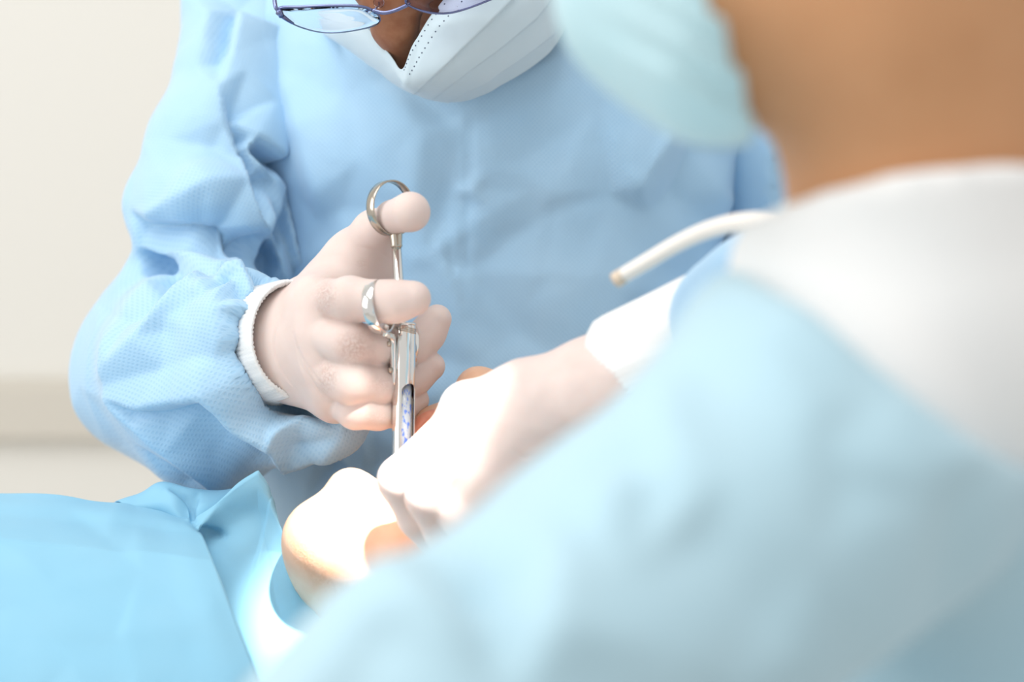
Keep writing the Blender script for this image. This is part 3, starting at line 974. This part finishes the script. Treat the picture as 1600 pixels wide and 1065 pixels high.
v, f = tube(catmull(VA([(806, -38, 0.956), (830, -60, 0.97), (860, -90, 1.03), (880, -100, 1.09)]), 30), 0.0012, 10)
mesh_obj('temple', v, f, M['frame'], gl)

# ------------------------------------------------------------------ syringe
ax0, ax1 = V(632.5, 508, 0.935), V(629.5, 742, 0.930)
sy = empty('dental_syringe', to_world(ax1))
tag(sy, 'chrome dental cartridge syringe with finger rings in the gloved hand of the surgeon', 'syringe')
ad = (ax1 - ax0) / np.linalg.norm(ax1 - ax0)
BL = np.linalg.norm(ax1 - ax0)
# barrel with a cartridge window cut into the front
toward = -ax0 / np.linalg.norm(ax0)
e1 = toward - ad * (toward @ ad); e1 /= np.linalg.norm(e1)
e2 = np.array([1.0, 0, 0]); e2 = e2 - ad * (e2 @ ad) - e1 * (e2 @ e1); e2 /= np.linalg.norm(e2)
wc = math.radians(35); wa = math.radians(46)
t0 = BL * (600 - 508) / (742 - 508); rc_ = 0.0042
ts = np.concatenate([[0, 0.0006], np.linspace(0.002, t0, 14), t0 + rc_ * (1 - np.cos(np.linspace(0.05, np.pi / 2, 16))), np.linspace(t0 + rc_ + 0.002, BL, 20)])
rows = []
na = 72
for tt in ts:
    if tt <= t0: a_ = 0.0008
    elif tt < t0 + rc_: a_ = wa * math.sqrt(max(0, 1 - ((t0 + rc_ - tt) / rc_) ** 2))
    else: a_ = wa
    th = np.linspace(wc + a_, wc + 2 * np.pi - a_, na)
    r = 0.00545 * (1 if tt > 0.0003 else 0.94)
    rows.append(ax0 + ad * tt + r * (np.cos(th)[:, None] * e1 + np.sin(th)[:, None] * e2))
v = np.concatenate(rows); f = grid_faces(len(ts), na)
br = mesh_obj('barrel', v, f, M['steel'], sy)
md = br.modifiers.new('wall', 'SOLIDIFY'); md.thickness = 0.0007; md.offset = 1
ft_ = ax1 + ad * 0.002
v, f = lathe(ax1, ad, [(0, 0.0), (0, 0.0054), (0.004, 0.0046), (0.006, 0.003), (0.010, 0.0026), (0.010, 0)], 28)
mesh_obj('needle_hub', v, f, M['steel'], sy)
v, f = tube([ax1 + ad * 0.009, ax1 + ad * 0.030], 0.0003, 8)
mesh_obj('needle', v, f, M['steel'], sy)
v, f = lathe(ax0 + ad * (t0 * 0.8), ad, [(0, 0.0), (0, 0.0042), (BL - t0 * 0.8 - 0.004, 0.0042), (BL - t0 * 0.8 - 0.003, 0.0)], 32)
mesh_obj('cartridge', v, f, M['cartridge'], sy)
# collar at the top of the barrel: flange and coil
v, f = lathe(ax0 - ad * 0.0014, ad, [(0, 0.0022), (0, 0.0058), (0.0004, 0.0064), (0.0012, 0.0064), (0.0016, 0.0058), (0.0016, 0.0022), (0, 0.0022)], 40)
mesh_obj('flange', v, f, M['steel'], sy)
th = np.linspace(0, 2 * np.pi * 2.2, 90)
tilt = 0.12
v, f = tube(ax0 + ad * 0.0006 + ad * (th / (2 * np.pi) * 0.0011)[:, None] + 0.0062 * (np.cos(th)[:, None] * (e1 + ad * tilt) + np.sin(th)[:, None] * (e2 + ad * 0.2)), 0.00042, 8)
mesh_obj('spring', v, f, M['steel_warm'], sy)
# finger rings with brackets
def axis_vec(right, up, toward_):
    a = np.array([right, up, -toward_], float)
    return a / np.linalg.norm(a)
r1c = V(592, 479, 0.914)
v, f = ring_band(r1c, axis_vec(0.93, 0.14, 0.34), 0.0145, 0.0066, 0.0011)
fr1 = mesh_obj('finger_ring', v, f, M['steel'], sy)
v, f = tube(catmull(VA([(600, 519, 0.9155), (606, 522, 0.921), (612, 527, 0.9275), (614, 545, 0.929), (615, 575, 0.930), (616, 600, 0.931)]), 30), np.array([0.0022] * 8 + list(np.linspace(0.0022, 0.0016, 22))), 12)
bk = mesh_obj('bracket', v, f, M['steel'], sy)
v, f = lathe(V(609.5, 578, 0.9285), axis_vec(-0.9, 0, 0.4), [(-0.001, 0), (-0.001, 0.0016), (0.0006, 0.0016), (0.001, 0.001), (0.001, 0)], 16)
mesh_obj('screw', v, f, M['steel_warm'], bk)
v, f = lathe(V(606.5, 537, 0.927), axis_vec(-0.9, 0, 0.4), [(-0.001, 0), (-0.001, 0.0016), (0.0006, 0.0016), (0.001, 0.001), (0.001, 0)], 16)
mesh_obj('screw', v, f, M['steel_warm'], bk)
v, f = ring_band(V(633, 540, 0.957), axis_vec(0.9, -0.1, -0.42), 0.0136, 0.0062, 0.0011)
mesh_obj('finger_ring', v, f, M['steel'], sy)
v, f = tube(catmull(VA([(650, 572, 0.953), (648, 560, 0.945), (642, 545, 0.9405), (642, 525, 0.9395)]), 20), 0.0014, 10)
mesh_obj('bracket', v, f, M['steel'], sy)
# plunger rod
rp0, rp1 = V(618.5, 368, 0.935), V(627.5, 516, 0.9345)
v, f = tube([rp0, rp1, ax0 + ad * t0 * 0.85], 0.0027, 20)
mesh_obj('plunger_rod', v, f, M['steel'], sy)
rd = (rp1 - rp0) / np.linalg.norm(rp1 - rp0)
v, f = lathe(V(618.3, 363, 0.935), rd, [(0, 0), (0, 0.0034), (0.0012, 0.0036), (0.0064, 0.0031), (0.0074, 0.0033), (0.0082, 0.0030), (0.0082, 0)], 24)
mesh_obj('ring_collar', v, f, M['steel_warm'], sy)
tr = V(611, 325, 0.936)
v, f = ring_band(tr, axis_vec(0.70, 0.02, 0.71), 0.0153, 0.0064, 0.0010)
mesh_obj('thumb_ring', v, f, M['steel_warm'], sy)

# ------------------------------------------------------------------ patient
F = Field([V(440, 720, 0.9), V(1180, 560, 0.9), V(500, 1060, 1.04), V(1180, 1000, 1.04), V(-500, 1040, 1.0)], 0.0024, 0.095)
F.cone(V(260, 1090, 1.02), V(-480, 1040, 1.0), 0.074, 0.080, 0.03)             # chest
F.cone(V(580, 1060, 1.03), V(260, 1090, 1.02), 0.04, 0.074, 0.03)
F.ball(V(501, 838, 0.930), (0.0182, 0.0178, 0.020), 0.008)                   # chin
F.cone(V(530, 812, 0.934), V(552, 775, 0.932), 0.0115, 0.0095, 0.008)        # below the lip
F.cone(V(547, 768, 0.932), V(596, 790, 0.95), 0.0128, 0.0145, 0.010)        # lower lip
F.cone(V(560, 762, 0.945), V(596, 768, 0.965), 0.0080, 0.007, 0.006)
F.cone(V(520, 852, 0.93), V(760, 950, 0.925), 0.022, 0.033, 0.015)           # near jaw
F.cone(V(525, 850, 0.94), V(740, 850, 1.03), 0.022, 0.033, 0.015)            # far jaw
F.ball(V(740, 850, 0.97), (0.055, 0.042, 0.055), 0.03)                       # cheeks
F.cone(V(545, 890, 0.955), V(590, 1060, 1.03), 0.030, 0.045, 0.02)            # throat
F.cone(V(690, 706, 0.958), V(710, 700, 0.965), 0.014, 0.014, 0.012)          # upper lip base
F.cone(V(655, 676, 0.950), V(670, 661, 0.955), 0.0052, 0.0058, 0.005)
F.cone(V(670, 661, 0.955), V(692, 655, 0.968), 0.0058, 0.005, 0.005)
F.cone(V(700, 680, 0.965), V(765, 660, 0.975), 0.018, 0.02, 0.012)
F.cone(V(748, 606, 0.966), V(850, 640, 0.975), 0.0105, 0.010, 0.010)         # nose
F.ball(V(748, 604, 0.966), (0.0105, 0.0098, 0.011), 0.006)
F.ball(V(742, 630, 0.955), 0.008, 0.006)
F.cone(V(745, 612, 0.966), V(740, 670, 0.97), 0.009, 0.014, 0.01)
F.cone(V(850, 645, 0.975), V(930, 690, 0.98), 0.012, 0.04, 0.03)             # brow
F.ball(V(960, 800, 0.98), (0.090, 0.068, 0.068), 0.04)                       # skull
F.ball(V(622, 722, 0.955), (0.024, 0.016, 0.02), 0.006, mode='sub')          # open mouth
F.ball(V(885, 885, 0.916), (0.011, 0.026, 0.010), 0.004, rot=[[0.95, 0.31, 0], [-0.31, 0.95, 0], [0, 0, 1]])   # ear
F.ball(V(882, 880, 0.906), (0.006, 0.016, 0.006), 0.003, mode='sub')
pv, pq = F.mesh()
uvp = project(pv)
# carry the trunk on in the same surface, coarser, hidden below the drape
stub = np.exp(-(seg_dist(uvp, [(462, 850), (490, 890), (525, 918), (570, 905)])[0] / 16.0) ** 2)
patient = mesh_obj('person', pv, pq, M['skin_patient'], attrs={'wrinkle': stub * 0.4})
tag(patient, 'patient lying back under a blue drape, brightly lit chin and open mouth', 'person')
v, f = tube(catmull(VA([(648, 686, 0.944), (656, 668, 0.944), (668, 655, 0.948), (690, 648, 0.958), (712, 650, 0.97)]), 40), 0.0046 * np.sin(np.linspace(0.5, np.pi - 0.3, 40)) ** 0.6, 14)
mesh_obj('upper_lip', v, f, M['lip'], patient)
v, f = tube(catmull(VA([(588, 772, 0.948), (600, 766, 0.955), (615, 762, 0.965), (635, 755, 0.98)]), 30), 0.0045, 12)
mesh_obj('lower_lip', v, f, M['lip'], patient)
F = Field([V(640, 700, 0.95), V(690, 660, 0.95)], 0.0006, 0.008)
F.ball(V(658, 681, 0.9355), (0.0045, 0.0044, 0.003), 0.001)
F.ball(V(674, 676, 0.942), (0.0036, 0.0040, 0.003), 0.001)
v, f = F.mesh()
mesh_obj('teeth', v, f, M['tooth'], patient)

F = Field([V(900, 560, 0.9), V(1200, 1000, 1.06)], 0.0032, 0.03)
F.ball(V(962, 800, 0.98), (0.094, 0.072, 0.072), 0.04)
F.half(V(920, 700, 0.98), (-0.93, 0.36, 0.0), 0.004)
v, q = F.mesh()
n_ = normals(v, q)
v = v + n_ * np.array([noise.noise(Vector(p * np.array([60, 160, 160]))) * 0.0018 for p in v])[:, None]
mesh_obj('hair', v, q, M['hair'], patient)
# ------------------------------------------------------------------ drape
DR = [
    [(-750, 825, 1.110), (-120, 815, 1.10), (70, 815, 1.08), (180, 830, 1.07), (250, 850, 1.05), (300, 850, 1.01), (350, 815, 0.99), (404, 790, 0.985), (424, 800, 0.985)],
    [(-750, 782, 1.020), (-120, 772, 1.01), (70, 767, 0.995), (180, 786, 0.985), (250, 800, 0.978), (298, 815, 0.967), (350, 777, 0.960), (403, 737, 0.955), (427, 786, 0.962)],
    [(-750, 818, 0.975), (-120, 808, 0.965), (70, 808, 0.955), (180, 818, 0.950), (255, 832, 0.945), (314, 838, 0.938), (318, 846, 0.965), (405, 800, 0.962), (440, 828, 0.956)],
    [(-750, 856, 0.935), (-120, 846, 0.925), (70, 850, 0.915), (180, 856, 0.910), (258, 865, 0.906), (332, 877, 0.901), (326, 885, 0.945), (418, 860, 0.958), (455, 868, 0.952)],
    [(-750, 930, 0.910), (-120, 920, 0.900), (70, 922, 0.893), (180, 926, 0.888), (270, 930, 0.885), (353, 932, 0.882), (346, 940, 0.930), (430, 930, 0.945), (474, 908, 0.946)],
    [(-750, 1010, 0.895), (-120, 1000, 0.885), (70, 1000, 0.873), (190, 1000, 0.868), (290, 1000, 0.866), (380, 1002, 0.868), (373, 1010, 0.916), (450, 990, 0.932), (496, 960, 0.938)],
    [(-750, 1120, 0.880), (-120, 1110, 0.870), (70, 1110, 0.856), (200, 1110, 0.850), (300, 1110, 0.848), (418, 1110, 0.852), (412, 1120, 0.90), (500, 1070, 0.92), (560, 1010, 0.935)],
    [(-750, 1310, 0.880), (-120, 1300, 0.870), (70, 1300, 0.856), (200, 1300, 0.850), (300, 1300, 0.848), (460, 1300, 0.850), (455, 1300, 0.89), (560, 1250, 0.91), (640, 1100, 0.935)],
]
# columns are resampled piecewise so the fold lines stay crisp
ctrl = np.array([[V(*p) for p in r] for r in DR])
def crisp(ctrl, nu, nv, sharp_cols=(5, 7), sharp_rows=(1, 3)):
    g_ = catmull(ctrl.transpose(1, 0, 2), len(ctrl[0])).transpose(1, 0, 2)
    def res(P, n, sharp):
        m_ = len(P)
        sm = catmull(P, n)
        t_ = np.linspace(0, m_ - 1, n); i_ = np.minimum(t_.astype(int), m_ - 2); f_ = (t_ - i_).reshape((-1,) + (1,) * (P.ndim - 1))
        li = P[i_] * (1 - f_) + P[i_ + 1] * f_
        w_ = np.zeros(n)
        for s_ in sharp:
            w_ = np.maximum(w_, np.clip(1 - np.abs(t_ - s_) / 1.0, 0, 1))
        w_ = w_.reshape((-1,) + (1,) * (P.ndim - 1))
        return sm * (1 - w_) + li * w_
    a = res(ctrl, nu, sharp_rows)
    return res(a.transpose(1, 0, 2), nv, sharp_cols).transpose(1, 0, 2)
g1 = crisp(ctrl, 190, 250)
v1 = g1.reshape(-1, 3)
f1 = grid_faces(190, 250)
BF = [
    [(170, 812, 1.06), (215, 800, 1.05), (255, 790, 1.04), (300, 795, 1.03), (350, 800, 1.03), (390, 790, 1.02)],
    [(180, 784, 1.00), (222, 770, 1.00), (252, 754, 1.00), (298, 764, 0.992), (345, 768, 1.00), (385, 762, 0.995)],
    [(195, 790, 0.985), (235, 785, 0.984), (266, 782, 0.978), (290, 790, 0.984), (320, 785, 0.976), (380, 780, 0.985)],
    [(210, 805, 0.985), (250, 808, 0.983), (285, 822, 0.972), (303, 822, 0.972), (320, 815, 0.972), (370, 810, 0.975)],
]
g2 = patch(np.array([[V(*p) for p in r] for r in BF]), 50, 90)
v2_ = g2.reshape(-1, 3)
dv, df = np.concatenate([v1, v2_]), f1 + grid_faces(50, 90, len(v1))
dfa = np.array(df)
dn_ = normals(dv, dfa)
if (dn_ * dv).sum(1).mean() > 0:
    dfa = dfa[:, ::-1]; dn_ = -dn_
uvd = project(dv)
dd = Relief([(rnd.uniform(-100, 520), rnd.uniform(740, 1150), rnd.uniform(-2.6, 2.6)) for i in range(60)], (-300, 650, 700, 1400), soft=5)(uvd)
dd += crease(uvd, [(300, 818), (280, 790), (262, 770)], 4, 3) - crease(uvd, [(300, 815), (300, 795), (308, 775)], 5, 3)
dd += -crease(uvd, [(303, 818), (325, 830), (350, 836)], 7, 5)
dd += overlap_fold(uvd, [(170, 852), (60, 849), (-100, 848)], 0.5, 3, 40)
dd += overlap_fold(uvd, [(392, 905), (410, 840), (420, 790)], 1.5, 2, 22)
dv = dv + dn_ * dd[:, None]
drape = mesh_obj('surgical_drape', dv, dfa, M['drape'], flip=True, fab=dv @ np.array([[0.8, 0.6, 0], [-0.6, 0.8, 0], [0, 0.6, 1.0]]))
tag(drape, 'bright blue surgical drape spread over the chest of the patient, bunched beside the chin', 'drape')
md = drape.modifiers.new('thickness', 'SOLIDIFY'); md.thickness = 0.0008; md.offset = -1

# ------------------------------------------------------------------ assistant (foreground)
ahip = V(1560, 1500, 0.70)
neck0, neck1 = V(1472, 360, 0.605), V(1412, 40, 0.575)
AF = lambda d, pts, h, pad: Field(pts, h, pad)
shN = V(1290, 720, 0.565); elN = V(1010, 945, 0.525); wrN = V(690, 1140, 0.485)
def trunk(F, o):
    F.cone(V(1600, 560, 0.70), V(1620, 900, 0.73), 0.10 + o, 0.11 + o, 0.02, sq=(0.95, 1, 1.25))
    F.cone(V(1620, 900, 0.73), ahip, 0.11 + o, 0.12 + o, 0.05, sq=(0.95, 1, 1.2))
    F.cone(V(1480, 470, 0.62), V(1330, 640, 0.585), 0.048 + o, 0.05 + o, 0.05)
    F.cone(V(1490, 440, 0.64), V(1400, 520, 0.75), 0.045 + o, 0.05 + o, 0.05)
F = Field([V(1000, -400, 0.5), V(1750, -400, 0.7), floor_below(ahip, -0.25), floor_below(ahip, 0.25), V(660, 1160, 0.48), V(990, 590, 0.86)], 0.0062, 0.07)
F.ball(V(1390, -190, 0.585), (0.085, 0.085, 0.075), 0.03)
F.cone(V(1130, 30, 0.570), V(1330, -10, 0.565), 0.024, 0.042, 0.012)
F.cone(V(1040, -50, 0.575), V(1130, 40, 0.570), 0.022, 0.026, 0.03)
F.cone(V(1350, 20, 0.575), V(1500, 40, 0.60), 0.046, 0.055, 0.012)
F.cone(neck1, neck0, 0.048, 0.052, 0.012)
trunk(F, -0.022)
F.chain([(shN, 0.034), (elN, 0.034), (wrN, 0.03), (V(560, 1240, 0.50), 0.03)], 0.01)
F.chain([(V(1400, 520, 0.75), 0.040), (V(1290, 482, 0.785), 0.032), (V(1190, 504, 0.81), 0.026), (V(1140, 522, 0.825), 0.023), (V(990, 592, 0.862), 0.021)], 0.01)
for s_ in (-1, 1):
    hp = ahip + np.array([0.075 * s_, 0, 0])
    ft = floor_below(hp)
    F.cone(hp, ft - DN * 0.08, 0.08, 0.042, 0.03)
    F.cone(ft - DN * 0.04, floor_below(hp, -0.14, 0) - DN * 0.032, 0.036, 0.032, 0.02)
av, aq = F.mesh()
assistant = mesh_obj('person', av, aq, M['skin_near'])
tag(assistant, 'assistant in the foreground seen from behind the shoulder, blue gown, teal mask and white collar', 'person')

# white collar and shirt back
F = Field([V(1150, 240, 0.5), V(1900, 1100, 0.95)], 0.0042, 0.06)
trunk(F, 0.002)
F.cone(V(1500, 375, 0.605), V(1478, 240, 0.596), 0.068, 0.066, 0.02)
F.cone(V(1490, 470, 0.61), V(1300, 430, 0.60), 0.055, 0.03, 0.03)
F.half(V(1480, 342, 0.60), (-0.03, 1, 0.2), 0.004)
cv, cq = F.mesh()
cn = normals(cv, cq)
uvc = project(cv)
mesh_obj('shirt', cv, cq, M['shirt'], assistant, fab=cv)

# assistant's gown
F = Field([V(560, 380, 0.45), V(1900, 1300, 0.95), V(560, 1300, 0.45), ahip + DN * 0.35], 0.0048, 0.07)
trunk(F, 0.009)
F.chain([(shN, 0.0625), (elN, 0.054), (wrN, 0.047), (V(560, 1230, 0.49), 0.044)], 0.012)
F.cone(V(1230, 560, 0.575), V(1330, 640, 0.575), 0.028, 0.05, 0.03)
F.cone(ahip, ahip + DN * 0.25, 0.14, 0.17, 0.05)
F.ball(V(1640, 380, 0.56), (0.085, 0.072, 0.12), 0.01, mode='sub')
F.ball(V(1440, 340, 0.56), (0.062, 0.040, 0.12), 0.01, mode='sub')
nv, nq = F.mesh()
nn_ = normals(nv, nq)
uvn = project(nv)
fcn = facing(nv, nn_)
dN = Relief([(rnd.uniform(400, 1650), rnd.uniform(380, 1150), rnd.uniform(-4, 4)) for i in range(80)] + [(745, 900, -16), (770, 960, -10), (860, 980, 6), (680, 940, 5), (1100, 830, -5), (1050, 700, 4)], (200, 200, 1900, 1400), soft=10)(uvn)
agown = mesh_obj('gown', nv + nn_ * (dN * fcn)[:, None], nq, M['gown_near'], assistant, fab=nv)

# far sleeve of the assistant, its cuff and glove
w0 = V(992, 594, 0.862)
F = Field([V(1040, 360, 0.72), V(1480, 640, 0.84)], 0.0038, 0.06)
F.chain([(V(1400, 520, 0.75), 0.055), (V(1290, 480, 0.785), 0.043), (V(1190, 500, 0.81), 0.036), (V(1150, 512, 0.82), 0.031)], 0.02)
v, q = F.mesh()
n_ = normals(v, q); uv = project(v)
mesh_obj('sleeve', v + n_ * (R2(uv * 0.4) * 2)[:, None], q, M['gown'], agown, fab=v)
prof = [(0.0, 0.0345), (0.3, 0.0335), (0.6, 0.0325), (0.9, 0.0318), (0.97, 0.0315), (1.0, 0.030), (0.97, 0.0285), (0.8, 0.028)]
v, f = cuff_tube(V(1150, 515, 0.822), V(968, 588, 0.866), prof, squash=(1.0, 0.9))
mesh_obj('cuff', v, f, M['cuff'], agown, fab=np.stack([np.tile(np.linspace(0, 0.2, 160), len(prof)), np.zeros(len(v)), np.zeros(len(v))], -1))

F = Field([V(580, 600, 0.93), V(1010, 500, 0.84), V(900, 900, 0.85)], 0.0010, 0.02)
F.cone(V(1010, 590, 0.855), V(940, 620, 0.868), 0.0275, 0.0285, 0.01)
F.cone(V(940, 618, 0.868), V(850, 655, 0.872), 0.0285, 0.030, 0.015)
kn = [V(738, 655, 0.880), V(742, 708, 0.864), V(768, 758, 0.857), V(808, 800, 0.862)]
for p, r in zip(kn, (0.0155, 0.015, 0.0145, 0.013)):
    F.cone(V(850, 655, 0.872) + (p - V(850, 690, 0.868)) * 0.3, p, 0.024, r, 0.014)
F.cone(kn[0], kn[2], 0.013, 0.013, 0.012)
F.cone(V(850, 640, 0.885), V(735, 640, 0.892), 0.022, 0.0135, 0.012)
F.cone(V(735, 640, 0.892), V(690, 700, 0.915), 0.0125, 0.0105, 0.008)   # thumb
for pts_ in (
    [(kn[0], 0.0150), (V(628, 750, 0.884), 0.0122), (V(655, 806, 0.893), 0.0112), (V(690, 850, 0.905), 0.0100)],
    [(kn[1], 0.0148), (V(672, 776, 0.866), 0.0122), (V(698, 830, 0.876), 0.0112), (V(735, 870, 0.89), 0.0100)],
    [(kn[2], 0.0140), (V(728, 806, 0.857), 0.0120), (V(760, 850, 0.866), 0.0110), (V(790, 880, 0.88), 0.0095)],
    [(kn[3], 0.0125), (V(785, 845, 0.860), 0.0105), (V(815, 880, 0.868), 0.0095)],
):
    G = Field([p for p, _ in pts_], F.h, 0.02)
    G.lo = F.lo + np.round((G.lo - F.lo) / F.h) * F.h
    G.ax = [G.lo[i] + F.h * np.arange(G.f.shape[i]) for i in range(3)]
    G.chain(pts_, 0.003)
    st = np.round((G.lo - F.lo) / F.h).astype(int)
    a0 = np.maximum(st, 0); a1 = np.minimum(st + np.array(G.f.shape), np.array(F.f.shape))
    sl = tuple(slice(a, b_) for a, b_ in zip(a0, a1))
    gs = tuple(slice(a - s0, b_ - s0) for a, b_, s0 in zip(a0, a1, st))
    F._mix(sl, G.f[gs], 0.004, 'add')
v, q = F.mesh()
n_ = normals(v, q); uv = project(v); fc = facing(v, n_)
d_ = -crease(uv, [(700, 715), (712, 735), (700, 745)], 3, 0.5) - crease(uv, [(800, 700), (815, 715), (830, 712)], 3, 0.4)
d_ += Relief([(rnd.uniform(780, 1000), rnd.uniform(520, 720), rnd.uniform(-0.5, 0.5)) for i in range(60)], (500, 400, 1100, 1000), soft=3)(uv)
mesh_obj('glove', v + n_ * (d_ * fc)[:, None], q, M['glove'], assistant, attrs={'wrinkle': np.zeros(len(v))})

# assistant's mask
F = Field([V(900, -120, 0.5), V(1240, 260, 0.65)], 0.0022, 0.03)
F.cone(V(1130, 50, 0.566), V(1260, 20, 0.562), 0.031, 0.042, 0.03)
F.cone(V(1000, 0, 0.580), V(1130, 55, 0.568), 0.018, 0.029, 0.03)
F.cone(V(1010, -80, 0.582), V(1000, 10, 0.580), 0.020, 0.018, 0.03)
F.cone(V(1130, -120, 0.575), V(1240, -120, 0.57), 0.05, 0.055, 0.03)
F.half(V(1140, 110, 0.55), (0.9, 0.42, 0.0), 0.003)
v, q = F.mesh()
n_ = normals(v, q); uv = project(v)
d_ = np.zeros(len(v))
for k in range(4):
    d_ += overlap_fold(uv, [(960 + 30 * k, 60 - 50 * k), (1060 + 25 * k, 110 - 45 * k), (1190, 190 - 60 * k)], 2.5, 3, 26)
amask = mesh_obj('mask', v + n_ * d_[:, None], q, M['mask_near'], assistant, fab=v)

# ------------------------------------------------------------------ pale instrument handle
it = empty('suction_tube', to_world(V(962, 437, 0.79)))
tag(it, 'pale curved suction tube pointing down from behind the white collar of the assistant', 'suction tube')
cl = catmull(VA([(964, 436, 0.800), (1010, 409, 0.795), (1060, 380, 0.785), (1110, 358, 0.77), (1160, 347, 0.75), (1220, 348, 0.73), (1290, 370, 0.72)]), 60)
v, f = tube(cl, np.concatenate([[0.0022, 0.0032], np.linspace(0.0036, 0.0046, 58)]), 20)
mesh_obj('tube', v, f, M['white_plastic'], it)
v, f = tube(catmull(VA([(958, 440, 0.8), (961, 438, 0.800), (968, 434, 0.799), (974, 430, 0.798)]), 12), [0.0012, 0.0026, 0.0033, 0.0036, 0.0038, 0.0038, 0.0038, 0.0038, 0.0038, 0.0038, 0.0037, 0.0036], 20)
mesh_obj('tip', v, f, M['tan_plastic'], it)

for o in sc.objects:
    if '_loc' in o: del o['_loc']
